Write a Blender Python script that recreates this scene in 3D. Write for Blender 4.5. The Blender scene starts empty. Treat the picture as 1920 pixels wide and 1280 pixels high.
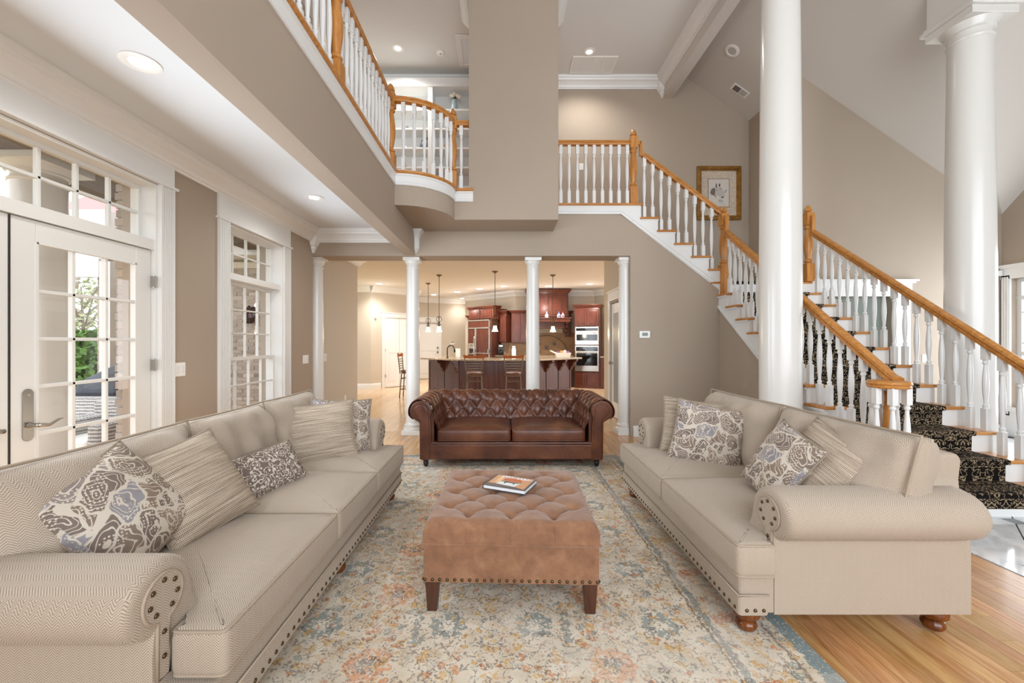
import bpy, bmesh, math, random
from mathutils import Vector, Matrix
PI = math.pi
sc = bpy.context.scene
C = sc.collection
RND = random.Random(11)

# ------------------------------------------------------------------ camera, world, light, exposure
EYE = 1.355
cam = bpy.data.cameras.new('camera'); camo = bpy.data.objects.new('camera', cam); C.objects.link(camo)
camo.location = (0, 0, EYE); camo.rotation_euler = (PI/2, 0, 0)
cam.sensor_width = 36.0; cam.lens = 780/1920*36; cam.shift_x = 17/1920; cam.clip_start = .05; cam.clip_end = 200
sc.camera = camo
sc.view_settings.view_transform = 'Standard'; sc.view_settings.look = 'None'
sc.view_settings.gamma = 1; sc.view_settings.use_curve_mapping = False
sc.view_settings.exposure = 0.11
sc.cycles.max_bounces = 6; sc.cycles.diffuse_bounces = 4; sc.cycles.glossy_bounces = 3
sc.cycles.transparent_max_bounces = 10; sc.cycles.transmission_bounces = 4
sc.cycles.use_denoising = True; sc.cycles.use_adaptive_sampling = True; sc.cycles.adaptive_threshold = .05; sc.cycles.sample_clamp_indirect = 6
sc.cycles.caustics_reflective = False; sc.cycles.caustics_refractive = False
w = bpy.data.worlds.new('overcast_sky'); sc.world = w; w.use_nodes = True
bg = w.node_tree.nodes['Background']; bg.inputs[0].default_value = (.93, .96, 1, 1); bg.inputs[1].default_value = 2.9

def area_light(name, loc, rot, sx, sy, power, col=(1, 1, 1), spread=PI):
    l = bpy.data.lights.new(name, 'AREA'); l.shape = 'RECTANGLE'; l.size = sx; l.size_y = sy
    l.energy = power; l.color = col; l.spread = spread
    o = bpy.data.objects.new(name, l); C.objects.link(o); o.location = loc; o.rotation_euler = rot
    return o
# daylight through the visible windows, plus an added fill light behind the camera
area_light('rear_fill_light', (2.2, -3.45, 2.9), (PI/2, 0, 0), 7.5, 4.4, 330, (.82, .91, 1))  # unseen source behind the camera, added as the room's main fill
area_light('daylight_french_door', (-2.56, 2.3, 1.35), (0, -PI/2+.13, 0), 2.2, 1.8, 60, (.8, .9, 1))
area_light('daylight_side_window', (-2.58, 4.62, 1.45), (0, -PI/2+.12, 0), 2.0, .9, 30, (.8, .9, 1))
area_light('daylight_foyer_window', (7.15, 4.9, 1.5), (0, PI/2, 0), 2.2, 2.4, 75, (.86, .93, 1))

# ------------------------------------------------------------------ mesh helpers
WLOC = {}
class MB:
    def __init__(s): s.v = []; s.f = []
    def add(s, vs, fs):
        n = len(s.v); s.v += [tuple(p) for p in vs]; s.f += [tuple(i+n for i in f) for f in fs]; return s
    def box(s, x0, x1, y0, y1, z0, z1):
        return s.add([(x0,y0,z0),(x1,y0,z0),(x1,y1,z0),(x0,y1,z0),(x0,y0,z1),(x1,y0,z1),(x1,y1,z1),(x0,y1,z1)],
                     [(0,3,2,1),(4,5,6,7),(0,1,5,4),(1,2,6,5),(2,3,7,6),(3,0,4,7)])
    def prism(s, poly, ax, a, b):
        n = len(poly)
        def m(p, t): return {'x':(t,p[0],p[1]), 'y':(p[0],t,p[1]), 'z':(p[0],p[1],t)}[ax]
        return s.add([m(p,a) for p in poly]+[m(p,b) for p in poly],
            [tuple(range(n-1,-1,-1)), tuple(range(n,2*n))]+[(i,(i+1)%n,n+(i+1)%n,n+i) for i in range(n)])
    def rings(s, rings, closed=True, cap0=True, cap1=True):
        n = len(rings[0]); vs = [p for r in rings for p in r]; fs = []
        for k in range(len(rings)-1):
            for i in range(n if closed else n-1):
                j = (i+1) % n; fs.append((k*n+i, k*n+j, (k+1)*n+j, (k+1)*n+i))
        if closed and cap0: fs.append(tuple(range(n-1,-1,-1)))
        if closed and cap1: fs.append(tuple(range((len(rings)-1)*n, len(rings)*n)))
        return s.add(vs, fs)
    def lathe(s, prof, c=(0,0,0), n=20, sx=1, sy=1, ax='z'):
        rs = []
        for r, z in prof:
            ring = []
            for i in range(n):
                a = 2*PI*i/n; p = (r*math.cos(a)*sx, r*math.sin(a)*sy, z)
                if ax == 'x': p = (p[2], p[0], p[1])
                if ax == 'y': p = (p[0], p[2], p[1])
                ring.append((c[0]+p[0], c[1]+p[1], c[2]+p[2]))
            rs.append(ring)
        return s.rings(rs)
    def tube(s, pts, r, n=8, closed=False):
        pts = [Vector(p) for p in pts]; m = len(pts); rs = []; up = None
        for i, p in enumerate(pts):
            if closed: t = pts[(i+1)%m]-pts[i-1]
            else: t = pts[min(i+1,m-1)]-pts[max(i-1,0)]
            t.normalize()
            if up is None:
                up = Vector((0,0,1)) if abs(t.z) < .9 else Vector((1,0,0))
            u = (up - t*up.dot(t)).normalized(); up = u; q = t.cross(u)
            rr = r[i] if isinstance(r,(list,tuple)) else r
            rs.append([p+u*rr*math.cos(2*PI*k/n)+q*rr*math.sin(2*PI*k/n) for k in range(n)])
        if closed: rs.append(rs[0])
        return s.rings(rs, cap0=not closed, cap1=not closed)
    def sweep(s, path, prof, z=0):
        # path: 2D points, prof: (out, up) points to the right of the direction of travel
        P = [Vector((p[0],p[1])) for p in path]; m = len(P); rs = []
        for i in range(m):
            d0 = (P[i]-P[i-1]).normalized() if i else (P[1]-P[0]).normalized()
            d1 = (P[i+1]-P[i]).normalized() if i < m-1 else d0
            n0 = Vector((d0.y,-d0.x)); n1 = Vector((d1.y,-d1.x)); b = (n0+n1)
            if b.length < 1e-6: b = n0
            b.normalize(); k = 1/max(.3, b.dot(n0))
            rs.append([(P[i].x+b.x*k*o, P[i].y+b.y*k*o, z+u) for o,u in prof])
        return s.rings(rs)
    def grid(s, fn, nu, nv):
        return s.add([fn(i/nu, j/nv) for j in range(nv+1) for i in range(nu+1)],
            [(j*(nu+1)+i, j*(nu+1)+i+1, (j+1)*(nu+1)+i+1, (j+1)*(nu+1)+i) for j in range(nv) for i in range(nu)])
    def xf(s, M, start=0):
        s.v = s.v[:start]+[tuple(M @ Vector(p)) for p in s.v[start:]]; return s
    def mesh(s, name, mat, smooth=False, off=(0,0,0), fix=True):
        me = bpy.data.meshes.new(name)
        me.from_pydata([(p[0]-off[0],p[1]-off[1],p[2]-off[2]) for p in s.v], [], s.f); me.update()
        if fix:
            bm = bmesh.new(); bm.from_mesh(me); bmesh.ops.recalc_face_normals(bm, faces=bm.faces); bm.to_mesh(me); bm.free()
        uv = me.uv_layers.new(name='UVMap')
        vs = me.vertices
        for p in me.polygons:
            nx, ny, nz = abs(p.normal.x), abs(p.normal.y), abs(p.normal.z)
            for li in p.loop_indices:
                co = vs[me.loops[li].vertex_index].co
                uv.data[li].uv = (co.x,co.y) if nz >= nx and nz >= ny else ((co.y,co.z) if nx >= ny else (co.x,co.z))
        if smooth:
            for p in me.polygons: p.use_smooth = True
        if mat: me.materials.append(mat)
        return me
    def obj(s, name, mat, parent=None, smooth=False, bev=0, auto=None, local=False):
        off = (0,0,0)
        if parent is not None and not local: off = WLOC.get(parent.name, (0,0,0))
        me = s.mesh(name, mat, smooth, off)
        o = bpy.data.objects.new(name, me); C.objects.link(o)
        if parent is not None: o.parent = parent; WLOC[o.name] = off
        if auto: me.set_sharp_from_angle(angle=math.radians(auto)); 
        if bev:
            b = o.modifiers.new('bevel','BEVEL'); b.width = bev; b.segments = 2; b.limit_method = 'ANGLE'; b.angle_limit = .6
        return o
def put(name, me, parent=None, loc=(0,0,0), rot=(0,0,0), off=True):
    o = bpy.data.objects.new(name, me); C.objects.link(o)
    w0 = WLOC.get(parent.name,(0,0,0)) if parent is not None and off else (0,0,0)
    o.location = (loc[0]-w0[0], loc[1]-w0[1], loc[2]-w0[2]); o.rotation_euler = rot
    if parent is not None: o.parent = parent
    return o
def tag(o, label, cat, group=None, kind=None):
    o['label'] = label; o['category'] = cat
    if group: o['group'] = group
    if kind: o['kind'] = kind
    return o
def thing(name, label, cat, loc=(0,0,0), rz=0, group=None, local=False, kind=None):
    o = bpy.data.objects.new(name, None); C.objects.link(o); o.location = loc; o.rotation_euler = (0,0,rz); o.empty_display_size = .1
    tag(o, label, cat, group, kind); WLOC[o.name] = (0,0,0) if local else tuple(loc)
    return o
def struct(o, label, cat): return tag(o, label, cat, kind='structure')
def rounded(poly, r, n=5, seg=.06):
    out = []; m = len(poly); P = [Vector(p) for p in poly]
    for i in range(m):
        a, b, c = P[i-1], P[i], P[(i+1)%m]
        rr = r[i] if isinstance(r,(list,tuple)) else r
        d0 = (a-b); d1 = (c-b); rr = min(rr, d0.length*.45, d1.length*.45)
        p0 = b+d0.normalized()*rr; p1 = b+d1.normalized()*rr
        for k in range(n+1):
            t = k/n; out.append(p0*(1-t)**2+b*2*t*(1-t)+p1*t*t)
    res = []
    for i in range(len(out)):
        a = out[i]; b = out[(i+1)%len(out)]; L = (b-a).length; k = max(1, int(L/seg))
        for j in range(k): res.append(tuple(a+(b-a)*j/k))
    return res

# ------------------------------------------------------------------ material helpers
def lin(r, g, b):
    f = lambda c: (c/255/12.92 if c/255 <= .04045 else ((c/255+.055)/1.055)**2.4)
    return (f(r), f(g), f(b), 1)
MATS = {}
class NT:
    def __init__(s, name, rough=.5, spec=.5, metal=0):
        s.m = bpy.data.materials.new(name); s.m.use_nodes = True; s.t = s.m.node_tree; s.n = s.t.nodes
        s.b = s.n['Principled BSDF']; s.b.inputs['Roughness'].default_value = rough
        s.b.inputs['Specular IOR Level'].default_value = spec; s.b.inputs['Metallic'].default_value = metal
        MATS[name] = s.m
    def lk(s, a, b): s.t.links.new(a, b)
    def new(s, ty, **kw):
        n = s.n.new(ty)
        for k, v in kw.items(): setattr(n, k, v)
        return n
    def set(s, sock, v):
        if hasattr(v, 'is_output'): s.lk(v, sock)
        elif v is not None: sock.default_value = v
    def co(s, kind='Object', scale=(1,1,1), rot=(0,0,0), loc=(0,0,0)):
        c = s.new('ShaderNodeTexCoord'); mp = s.new('ShaderNodeMapping'); s.lk(c.outputs[kind], mp.inputs[0])
        mp.inputs['Scale'].default_value = scale; mp.inputs['Rotation'].default_value = rot; mp.inputs['Location'].default_value = loc
        return mp.outputs[0]
    def noise(s, co, scale, detail=3, rough=.5, dist=0, col=False):
        n = s.new('ShaderNodeTexNoise'); s.set(n.inputs['Vector'], co); n.inputs['Scale'].default_value = scale
        n.inputs['Detail'].default_value = detail; n.inputs['Roughness'].default_value = rough; n.inputs['Distortion'].default_value = dist
        return n.outputs['Color' if col else 'Fac']
    def vor(s, co, scale, feature='F1', rand=1, out='Distance'):
        n = s.new('ShaderNodeTexVoronoi'); n.feature = feature; s.set(n.inputs['Vector'], co)
        n.inputs['Scale'].default_value = scale; n.inputs['Randomness'].default_value = rand
        return n.outputs[out]
    def wave(s, co, scale, dist=0, detail=2, kind='BANDS', dirn='X', dscale=1):
        n = s.new('ShaderNodeTexWave'); n.wave_type = kind; s.set(n.inputs['Vector'], co)
        if kind == 'BANDS': n.bands_direction = dirn
        n.inputs['Scale'].default_value = scale; n.inputs['Distortion'].default_value = dist; n.inputs['Detail'].default_value = detail
        n.inputs['Detail Scale'].default_value = dscale
        return n.outputs['Fac']
    def mth(s, op, a, b=None, c=None):
        n = s.new('ShaderNodeMath'); n.operation = op; s.set(n.inputs[0], a)
        if b is not None: s.set(n.inputs[1], b)
        if c is not None: s.set(n.inputs[2], c)
        return n.outputs[0]
    def ramp(s, f, stops, interp='LINEAR'):
        n = s.new('ShaderNodeValToRGB'); s.set(n.inputs[0], f); e = n.color_ramp.elements; n.color_ramp.interpolation = interp
        while len(e) < len(stops): e.new(.5)
        for k, (p, c) in enumerate(stops): e[k].position = p; e[k].color = c if len(c) == 4 else (*c, 1)
        return n.outputs[0]
    def mix(s, f, a, b, mode='MIX'):
        n = s.new('ShaderNodeMix'); n.data_type = 'RGBA'; n.blend_type = mode
        s.set(n.inputs[0], f); s.set(n.inputs[6], a); s.set(n.inputs[7], b); return n.outputs[2]
    def sep(s, v):
        n = s.new('ShaderNodeSeparateXYZ'); s.set(n.inputs[0], v); return n.outputs
    def comb(s, x, y, z=0.):
        n = s.new('ShaderNodeCombineXYZ'); s.set(n.inputs[0], x); s.set(n.inputs[1], y); s.set(n.inputs[2], z); return n.outputs[0]
    def vmix(s, a, b, k):   # a + (b-.5)*k
        v1 = s.new('ShaderNodeVectorMath'); v1.operation = 'SUBTRACT'; s.set(v1.inputs[0], b); v1.inputs[1].default_value = (.5,.5,.5)
        v2 = s.new('ShaderNodeVectorMath'); v2.operation = 'SCALE'; s.lk(v1.outputs[0], v2.inputs[0]); v2.inputs['Scale'].default_value = k
        v3 = s.new('ShaderNodeVectorMath'); v3.operation = 'ADD'; s.set(v3.inputs[0], a); s.lk(v2.outputs[0], v3.inputs[1]); return v3.outputs[0]
    def rnd(s): return s.new('ShaderNodeObjectInfo').outputs['Random']
    def col(s, v): s.set(s.b.inputs['Base Color'], v); return s
    def rough(s, v): s.set(s.b.inputs['Roughness'], v); return s
    def bump(s, h, k=.3, d=.01):
        n = s.new('ShaderNodeBump'); n.inputs['Strength'].default_value = k; n.inputs['Distance'].default_value = d
        s.set(n.inputs['Height'], h); s.lk(n.outputs[0], s.b.inputs['Normal']); return s
def plain(name, c, rough=.5, spec=.5, metal=0, var=0., vs=3):
    t = NT(name, rough, spec, metal)
    if var:
        f = t.noise(t.co(), vs, 3)
        a = [x*(1-var) for x in c[:3]]; b = [min(1,x*(1+var)) for x in c[:3]]
        t.col(t.ramp(f, [(.3,(*a,1)),(.7,(*b,1))]))
    else: t.col(c)
    return t.m
def emit(name, c, k):
    t = NT(name); t.b.inputs['Emission Color'].default_value = c; t.b.inputs['Emission Strength'].default_value = k; t.col((.8,.8,.8,1)); return t.m
def wood(name, c1, c2, c3, rough=.3, ax='x', sc_=1., spec=.5, per=.0):
    t = NT(name, rough, spec)
    st = {'x':(1.2,14,14),'y':(14,1.2,14),'z':(14,14,1.2)}[ax]
    base = t.co('Object', tuple(k*sc_ for k in st))
    if per:
        r = t.rnd(); o = t.comb(t.mth('MULTIPLY', r, 37.), t.mth('MULTIPLY', r, 91.), t.mth('MULTIPLY', r, 53.))
        v = t.new('ShaderNodeVectorMath'); v.operation = 'ADD'; t.lk(base, v.inputs[0]); t.lk(o, v.inputs[1]); base = v.outputs[0]
    g = t.noise(base, 1.6, 4, .6, 1.2); g2 = t.noise(base, 9, 2, .5, .3)
    c = t.ramp(g, [(.3, c1), (.5, c2), (.72, c3)])
    c = t.mix(.22, c, t.ramp(g2, [(.35, c1), (.65, c3)]))
    if per:
        hs = t.new('ShaderNodeHueSaturation'); t.lk(c, hs.inputs['Color'])
        t.lk(t.mth('MULTIPLY_ADD', r, 2*per, 1-per), hs.inputs['Value'])
        r2 = t.mth('FRACT', t.mth('MULTIPLY', r, 7.31)); t.lk(t.mth('MULTIPLY_ADD', r2, .02, .49), hs.inputs['Hue']); c = hs.outputs[0]
    t.col(c); t.bump(g2, .05, .002)
    return t.m

M = {}
M['wall'] = plain('wall_paint_taupe', lin(171,156,140), .75, .3, var=.015, vs=1.2)
M['wallk'] = plain('wall_paint_beige', lin(202,192,177), .75, .3, var=.015, vs=1.2)
M['ceil'] = plain('ceiling_paint', lin(222,226,229), .85, .2)
M['vault'] = plain('vault_ceiling_paint', lin(205,199,191), .85, .2)
M['white'] = plain('white_trim_paint', lin(229,229,227), .32, .5)
M['col'] = plain('white_column_paint', lin(224,222,217), .22, .55)
M['sash'] = plain('white_sash_paint', lin(226,225,221), .4, .5)
M['dark'] = plain('dark_gap', lin(35,32,30), .7)
M['oak'] = wood('golden_oak', lin(158,98,40), lin(193,129,62), lin(214,156,88), .28, 'x')
M['oakz'] = wood('golden_oak_upright', lin(158,98,40), lin(193,129,62), lin(214,156,88), .28, 'z')
M['plank'] = wood('oak_floor_plank', lin(164,112,62), lin(199,150,96), lin(219,176,124), .2, 'y', 1., .5, per=.14)
M['cherry'] = wood('cherry_cabinet', lin(66,31,22), lin(94,47,34), lin(114,62,46), .3, 'z')
M['cherryd'] = wood('dark_cherry_panel', lin(60,31,24), lin(86,47,36), lin(106,62,48), .28, 'z')
M['bun'] = wood('turned_walnut', lin(60,28,10), lin(110,58,22), lin(140,80,34), .16, 'z')
M['legw'] = wood('dark_brown_leg', lin(58,32,20), lin(74,42,28), lin(86,52,34), .35, 'z')
M['black'] = plain('black_lacquer', lin(28,25,24), .25)
M['brass'] = plain('antique_brass', lin(96,80,56), .38, .5, .9)
M['nickel'] = plain('satin_nickel', lin(176,172,165), .28, .5, 1)
M['steel'] = plain('stainless_steel', lin(200,198,194), .25, .5, .9)
M['bronze'] = plain('dark_bronze', lin(112,96,78), .4, .5, .35)
M['lamp'] = emit('lamp_glow', (1,.93,.82,1), 9)
M['lampk'] = emit('kitchen_lamp_glow', (1,.97,.93,1), 25)
M['shade'] = emit('frosted_shade_glow', (1,.84,.58,1), 3.2)
M['plate'] = plain('white_plastic', lin(240,239,235), .35)
M['grey'] = plain('grey_plastic', lin(120,118,114), .5)
M['glassblk'] = plain('black_oven_glass', lin(20,20,22), .06, .6)
t = NT('window_glass'); tr = t.new('ShaderNodeBsdfTransparent'); gl = t.new('ShaderNodeBsdfGlossy'); gl.inputs['Roughness'].default_value = .02
mx = t.new('ShaderNodeMixShader'); mx.inputs[0].default_value = .06; t.lk(tr.outputs[0], mx.inputs[1]); t.lk(gl.outputs[0], mx.inputs[2])
t.lk(mx.outputs[0], t.n['Material Output'].inputs[0]); M['glass'] = t.m
t = NT('frosted_glass', .45); t.col(lin(150,156,156)); M['frost'] = t.m
# ------------------------------------------------------------------ textiles
def herringbone(name, light, dark, w=.016, p=.0082, k=2.0):
    t = NT(name, .9, .15); uv = t.co('UV'); x, y, _ = t.sep(uv)
    zig = t.mth('PINGPONG', t.mth('DIVIDE', x, w), 1.)
    st = t.mth('FRACT', t.mth('ADD', t.mth('DIVIDE', y, p), t.mth('MULTIPLY', zig, k)))
    st = t.mth('PINGPONG', t.mth('MULTIPLY', st, 2.), 1.)
    n = t.noise(uv, 6, 3); n2 = t.noise(uv, 220, 2)
    f = t.mth('ADD', t.mth('MULTIPLY', st, .75), t.mth('MULTIPLY', n2, .3))
    c = t.ramp(f, [(.12, dark), (.9, light)])
    c = t.mix(t.mth('MULTIPLY', n, .16), c, dark)
    t.col(c); t.bump(st, .25, .002); t.b.inputs['Sheen Weight'].default_value = .15; return t.m
M['fab'] = herringbone('beige_herringbone_fabric', lin(202,188,171), lin(138,121,104))
M['welt'] = plain('beige_welt_cord', lin(168,152,134), .9, .1)
t = NT('striped_knit_fabric', .95, .1); uv = t.co('UV', (1,1,1)); x, y, _ = t.sep(uv)
rw = t.noise(t.comb(t.mth('MULTIPLY', x, 4.), t.mth('MULTIPLY', y, 95.)), 1, 2); kn = t.wave(uv, 55, 1.5, 2, dirn='X', dscale=3); kr = t.wave(uv, 42, 1, 2, dirn='Y', dscale=4)
f = t.mth('ADD', t.mth('MULTIPLY', rw, .62), t.mth('ADD', t.mth('MULTIPLY', kn, .22), t.mth('MULTIPLY', kr, .28)))
t.col(t.ramp(f, [(.3, lin(104,90,76)), (.52, lin(160,143,124)), (.75, lin(204,190,172))])); t.bump(f, .5, .004); M['knit'] = t.m
t = NT('paisley_fabric', .85, .15); uv = t.co('UV', (1,1,1), (0,0,.5))
wv = t.vmix(uv, t.noise(uv, 9, 2, col=True), .12)
d = t.vor(wv, 8.5, 'F1'); rg = t.mth('FRACT', t.mth('MULTIPLY', d, 7.5)); ln = t.mth('LESS_THAN', rg, .2)
ed = t.mth('LESS_THAN', t.vor(wv, 8.5, 'DISTANCE_TO_EDGE'), .04)
dots = t.mth('LESS_THAN', t.vor(uv, 85, 'F1', .3), .3); dm = t.mth('MULTIPLY', dots, t.mth('GREATER_THAN', t.noise(uv, 9, 1), .5))
cellc = t.sep(t.vor(wv, 8.5, 'F1', 1, 'Color'))[0]
c = t.ramp(cellc, [(.25, lin(126,111,102)), (.5, lin(152,132,114)), (.75, lin(156,154,160)), (.95, lin(172,146,116))])
c = t.mix(t.mth('MULTIPLY', t.noise(uv, 30, 2), .7), c, lin(104,92,86))
c = t.mix(t.mth('MAXIMUM', t.mth('MAXIMUM', ln, ed), dm), c, lin(198,187,172))
t.col(c); t.bump(ln, .3, .003); M['pais'] = t.m
t = NT('vermicelli_fabric', .9, .1); uv = t.co('UV')
n = t.noise(uv, 30, 1, .4, .5); ln = t.mth('LESS_THAN', t.mth('ABSOLUTE', t.mth('SUBTRACT', t.mth('FRACT', t.mth('MULTIPLY', n, 5.)), .5)), .17)
t.col(t.mix(ln, lin(118,104,94), lin(206,196,184))); t.bump(ln, .3, .002); M['verm'] = t.m
t = NT('brown_leather', .32, .5); co = t.co('Object'); n = t.noise(co, 3.5, 4, .6, .4); n2 = t.noise(co, 120, 2)
t.col(t.ramp(n, [(.3, lin(66,35,24)), (.55, lin(98,56,38)), (.8, lin(128,80,52))])); t.rough(t.ramp(n2, [(.3,(.24,)*3),(.7,(.42,)*3)])); t.bump(n2, .12, .002); M['leather'] = t.m
t = NT('tan_suede', .8, .2); co = t.co('Object'); n = t.noise(co, 13, 5, .65, .3); n2 = t.noise(co, 160, 2)
t.col(t.ramp(n, [(.25, lin(120,84,62)), (.55, lin(142,102,75)), (.85, lin(163,124,95))])); t.bump(n2, .15, .002); t.b.inputs['Sheen Weight'].default_value = .3; M['suede'] = t.m
# damask stair runner
t = NT('damask_carpet', .95, .1); uv = t.co('UV'); x, y, _ = t.sep(uv)
mv = t.comb(t.mth('PINGPONG', t.mth('MULTIPLY', x, 9.), 1.), t.mth('MULTIPLY', y, 9.))
mv = t.vmix(mv, t.noise(mv, 2.2, 1, col=True), .9)
d = t.vor(mv, 1.9, 'F1', .8); rg = t.mth('ABSOLUTE', t.mth('SUBTRACT', t.mth('FRACT', t.mth('MULTIPLY', d, 2.6)), .5))
ln = t.mth('LESS_THAN', rg, .13); pt = t.noise(uv, 240, 2)
c = t.mix(t.mth('MULTIPLY', ln, t.mth('MULTIPLY_ADD', pt, .7, .45)), lin(22,19,18), lin(172,150,120))
t.col(c); t.bump(pt, .4, .004); M['damask'] = t.m
# rug
t = NT('faded_persian_rug', .95, .08); co = t.co('Object'); wn = t.noise(co, 26, 2, col=True); q = t.vmix(co, wn, .05)
x, y, _ = t.sep(q); ax = t.mth('ABSOLUTE', x); ay = t.mth('ABSOLUTE', y)
dx = t.mth('SUBTRACT', 1.41, ax); dy = t.mth('SUBTRACT', 2.04, ay); d = t.mth('MINIMUM', dx, dy)
fine = t.noise(co, 75, 3, .65); mid = t.noise(co, 15, 3, .6); big = t.noise(co, 2.3, 3, .55)
spk = t.mth('GREATER_THAN', fine, .47)
base = t.ramp(t.noise(co, 9, 3), [(.3, lin(200,186,164)), (.7, lin(224,214,197))])
# ochre, rust and blue-grey patches of worn pile
gold = t.mth('MULTIPLY', t.mth('GREATER_THAN', mid, .56), spk); base = t.mix(t.mth('MULTIPLY', gold, .4), base, lin(196,158,108))
s2 = t.noise(t.co('Object', loc=(5,3,0)), 11, 3, .6); rust = t.mth('MULTIPLY', t.mth('GREATER_THAN', s2, .635), spk); base = t.mix(t.mth('MULTIPLY', rust, .4), base, lin(192,124,88))
s3 = t.noise(t.co('Object', loc=(1,9,0)), 8, 3, .6); blu = t.mth('MULTIPLY', t.mth('GREATER_THAN', s3, .61), spk); base = t.mix(t.mth('MULTIPLY', blu, .45), base, lin(140,150,150))
# mirrored lattice of rosettes: blue ones in pairs, coral ones between
def per(v, off): return t.mth('MULTIPLY', t.mth('SUBTRACT', t.mth('FRACT', t.mth('ADD', t.mth('DIVIDE', v, .48), off)), .5), .48)
def dist(a, b): return t.mth('SQRT', t.mth('ADD', t.mth('POWER', a, 2.), t.mth('POWER', b, 2.)))
yb = per(y, .396); yo = per(y, .896)
bx_ = t.mth('MINIMUM', t.mth('ABSOLUTE', t.mth('SUBTRACT', ax, .205)), t.mth('ABSOLUTE', t.mth('SUBTRACT', ax, .80)))
ox_ = t.mth('SUBTRACT', ax, .51)
blot = t.mth('GREATER_THAN', t.noise(co, 55, 2), .43)
for X_, Y_, c1, c2, R1 in ((bx_, yb, lin(140,149,146), lin(224,216,200), .088), (ox_, yo, lin(214,160,124), lin(108,96,90), .098)):
    r = dist(X_, Y_); ang = t.mth('ARCTAN2', Y_, X_); rp = t.mth('ADD', r, t.mth('MULTIPLY', t.mth('SINE', t.mth('MULTIPLY', ang, 9.)), .009))
    halo = t.mth('LESS_THAN', rp, R1+.03); base = t.mix(t.mth('MULTIPLY', halo, .55), base, lin(220,208,190))
    ring = t.mth('MULTIPLY', t.mth('MULTIPLY', t.mth('LESS_THAN', rp, R1), t.mth('GREATER_THAN', rp, .03)), blot); base = t.mix(t.mth('MULTIPLY', ring, .85), base, c1)
    core = t.mth('MULTIPLY', t.mth('LESS_THAN', rp, .042), spk); base = t.mix(t.mth('MULTIPLY', core, .85), base, c2)
# rust dashes above and below the coral rosettes, blue stems beside them
dash = t.mth('MULTIPLY', t.mth('LESS_THAN', t.mth('ABSOLUTE', t.mth('SUBTRACT', t.mth('ABSOLUTE', ox_), .045)), .022), t.mth('MULTIPLY', t.mth('GREATER_THAN', t.mth('ABSOLUTE', yo), .125), t.mth('GREATER_THAN', t.mth('SINE', t.mth('MULTIPLY', y, 130.)), -.1)))
base = t.mix(t.mth('MULTIPLY', t.mth('MULTIPLY', dash, spk), .75), base, lin(200,134,92))
stem = t.mth('MULTIPLY', t.mth('LESS_THAN', t.mth('ABSOLUTE', t.mth('SUBTRACT', ax, .352)), .018), t.mth('LESS_THAN', t.mth('ABSOLUTE', yb), .13))
base = t.mix(t.mth('MULTIPLY', t.mth('MULTIPLY', stem, blot), .7), base, lin(132,142,142))
# small flowers and worn dark outlines
q2 = t.vmix(t.comb(ax, y), wn, .03); sf = t.vor(q2, 18, 'F1', .95); sc_c = t.sep(t.vor(q2, 18, 'F1', .95, 'Color'))
small = t.mth('MULTIPLY', t.mth('LESS_THAN', sf, .37), t.mth('GREATER_THAN', fine, .44)); base = t.mix(t.mth('MULTIPLY', small, .8), base, t.ramp(sc_c[0], [(0, lin(202,160,98)), (.36, lin(208,174,124)), (.52, lin(202,138,94)), (.66, lin(148,154,148)), (.84, lin(196,184,160))], 'CONSTANT'))
cn = t.mth('MULTIPLY', t.mth('LESS_THAN', t.mth('ABSOLUTE', t.mth('SUBTRACT', t.noise(t.comb(ax, y), 21, 2, .5, .6), .5)), .034), t.mth('GREATER_THAN', t.noise(co, 90, 2), .48)); base = t.mix(t.mth('MULTIPLY', cn, .68), base, lin(116,104,98))
# borders
for lo, hi, colr, kf in ((.36,.39,lin(118,128,130),.7),(.40,.412,lin(104,92,86),.7),(.12,.135,lin(120,104,96),.7),(.0,.075,lin(112,134,140),.85)):
    bm_ = t.mth('MULTIPLY', t.mth('GREATER_THAN', d, lo), t.mth('LESS_THAN', d, hi)); base = t.mix(t.mth('MULTIPLY', t.mth('MULTIPLY', bm_, t.mth('GREATER_THAN', fine, .4)), kf), base, colr)
bz = t.mth('MULTIPLY', t.mth('GREATER_THAN', d, .16), t.mth('LESS_THAN', d, .34)); along = t.mth('ADD', x, y)
key = t.mth('LESS_THAN', t.mth('ABSOLUTE', t.mth('SUBTRACT', t.mth('PINGPONG', t.mth('MULTIPLY', along, 5.), 1.), t.mth('DIVIDE', t.mth('SUBTRACT', d, .16), .18))), .16)
base = t.mix(t.mth('MULTIPLY', t.mth('MULTIPLY', t.mth('MULTIPLY', bz, key), spk), .8), base, t.ramp(t.noise(co, 3, 1), [(.4, lin(190,108,72)), (.55, lin(200,160,100)), (.7, lin(120,132,134))], 'CONSTANT'))
base = t.mix(t.mth('MULTIPLY', t.mth('GREATER_THAN', big, .55), .28), base, lin(214,206,194))
t.col(base); t.bump(fine, .35, .004); M['rug'] = t.m
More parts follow.
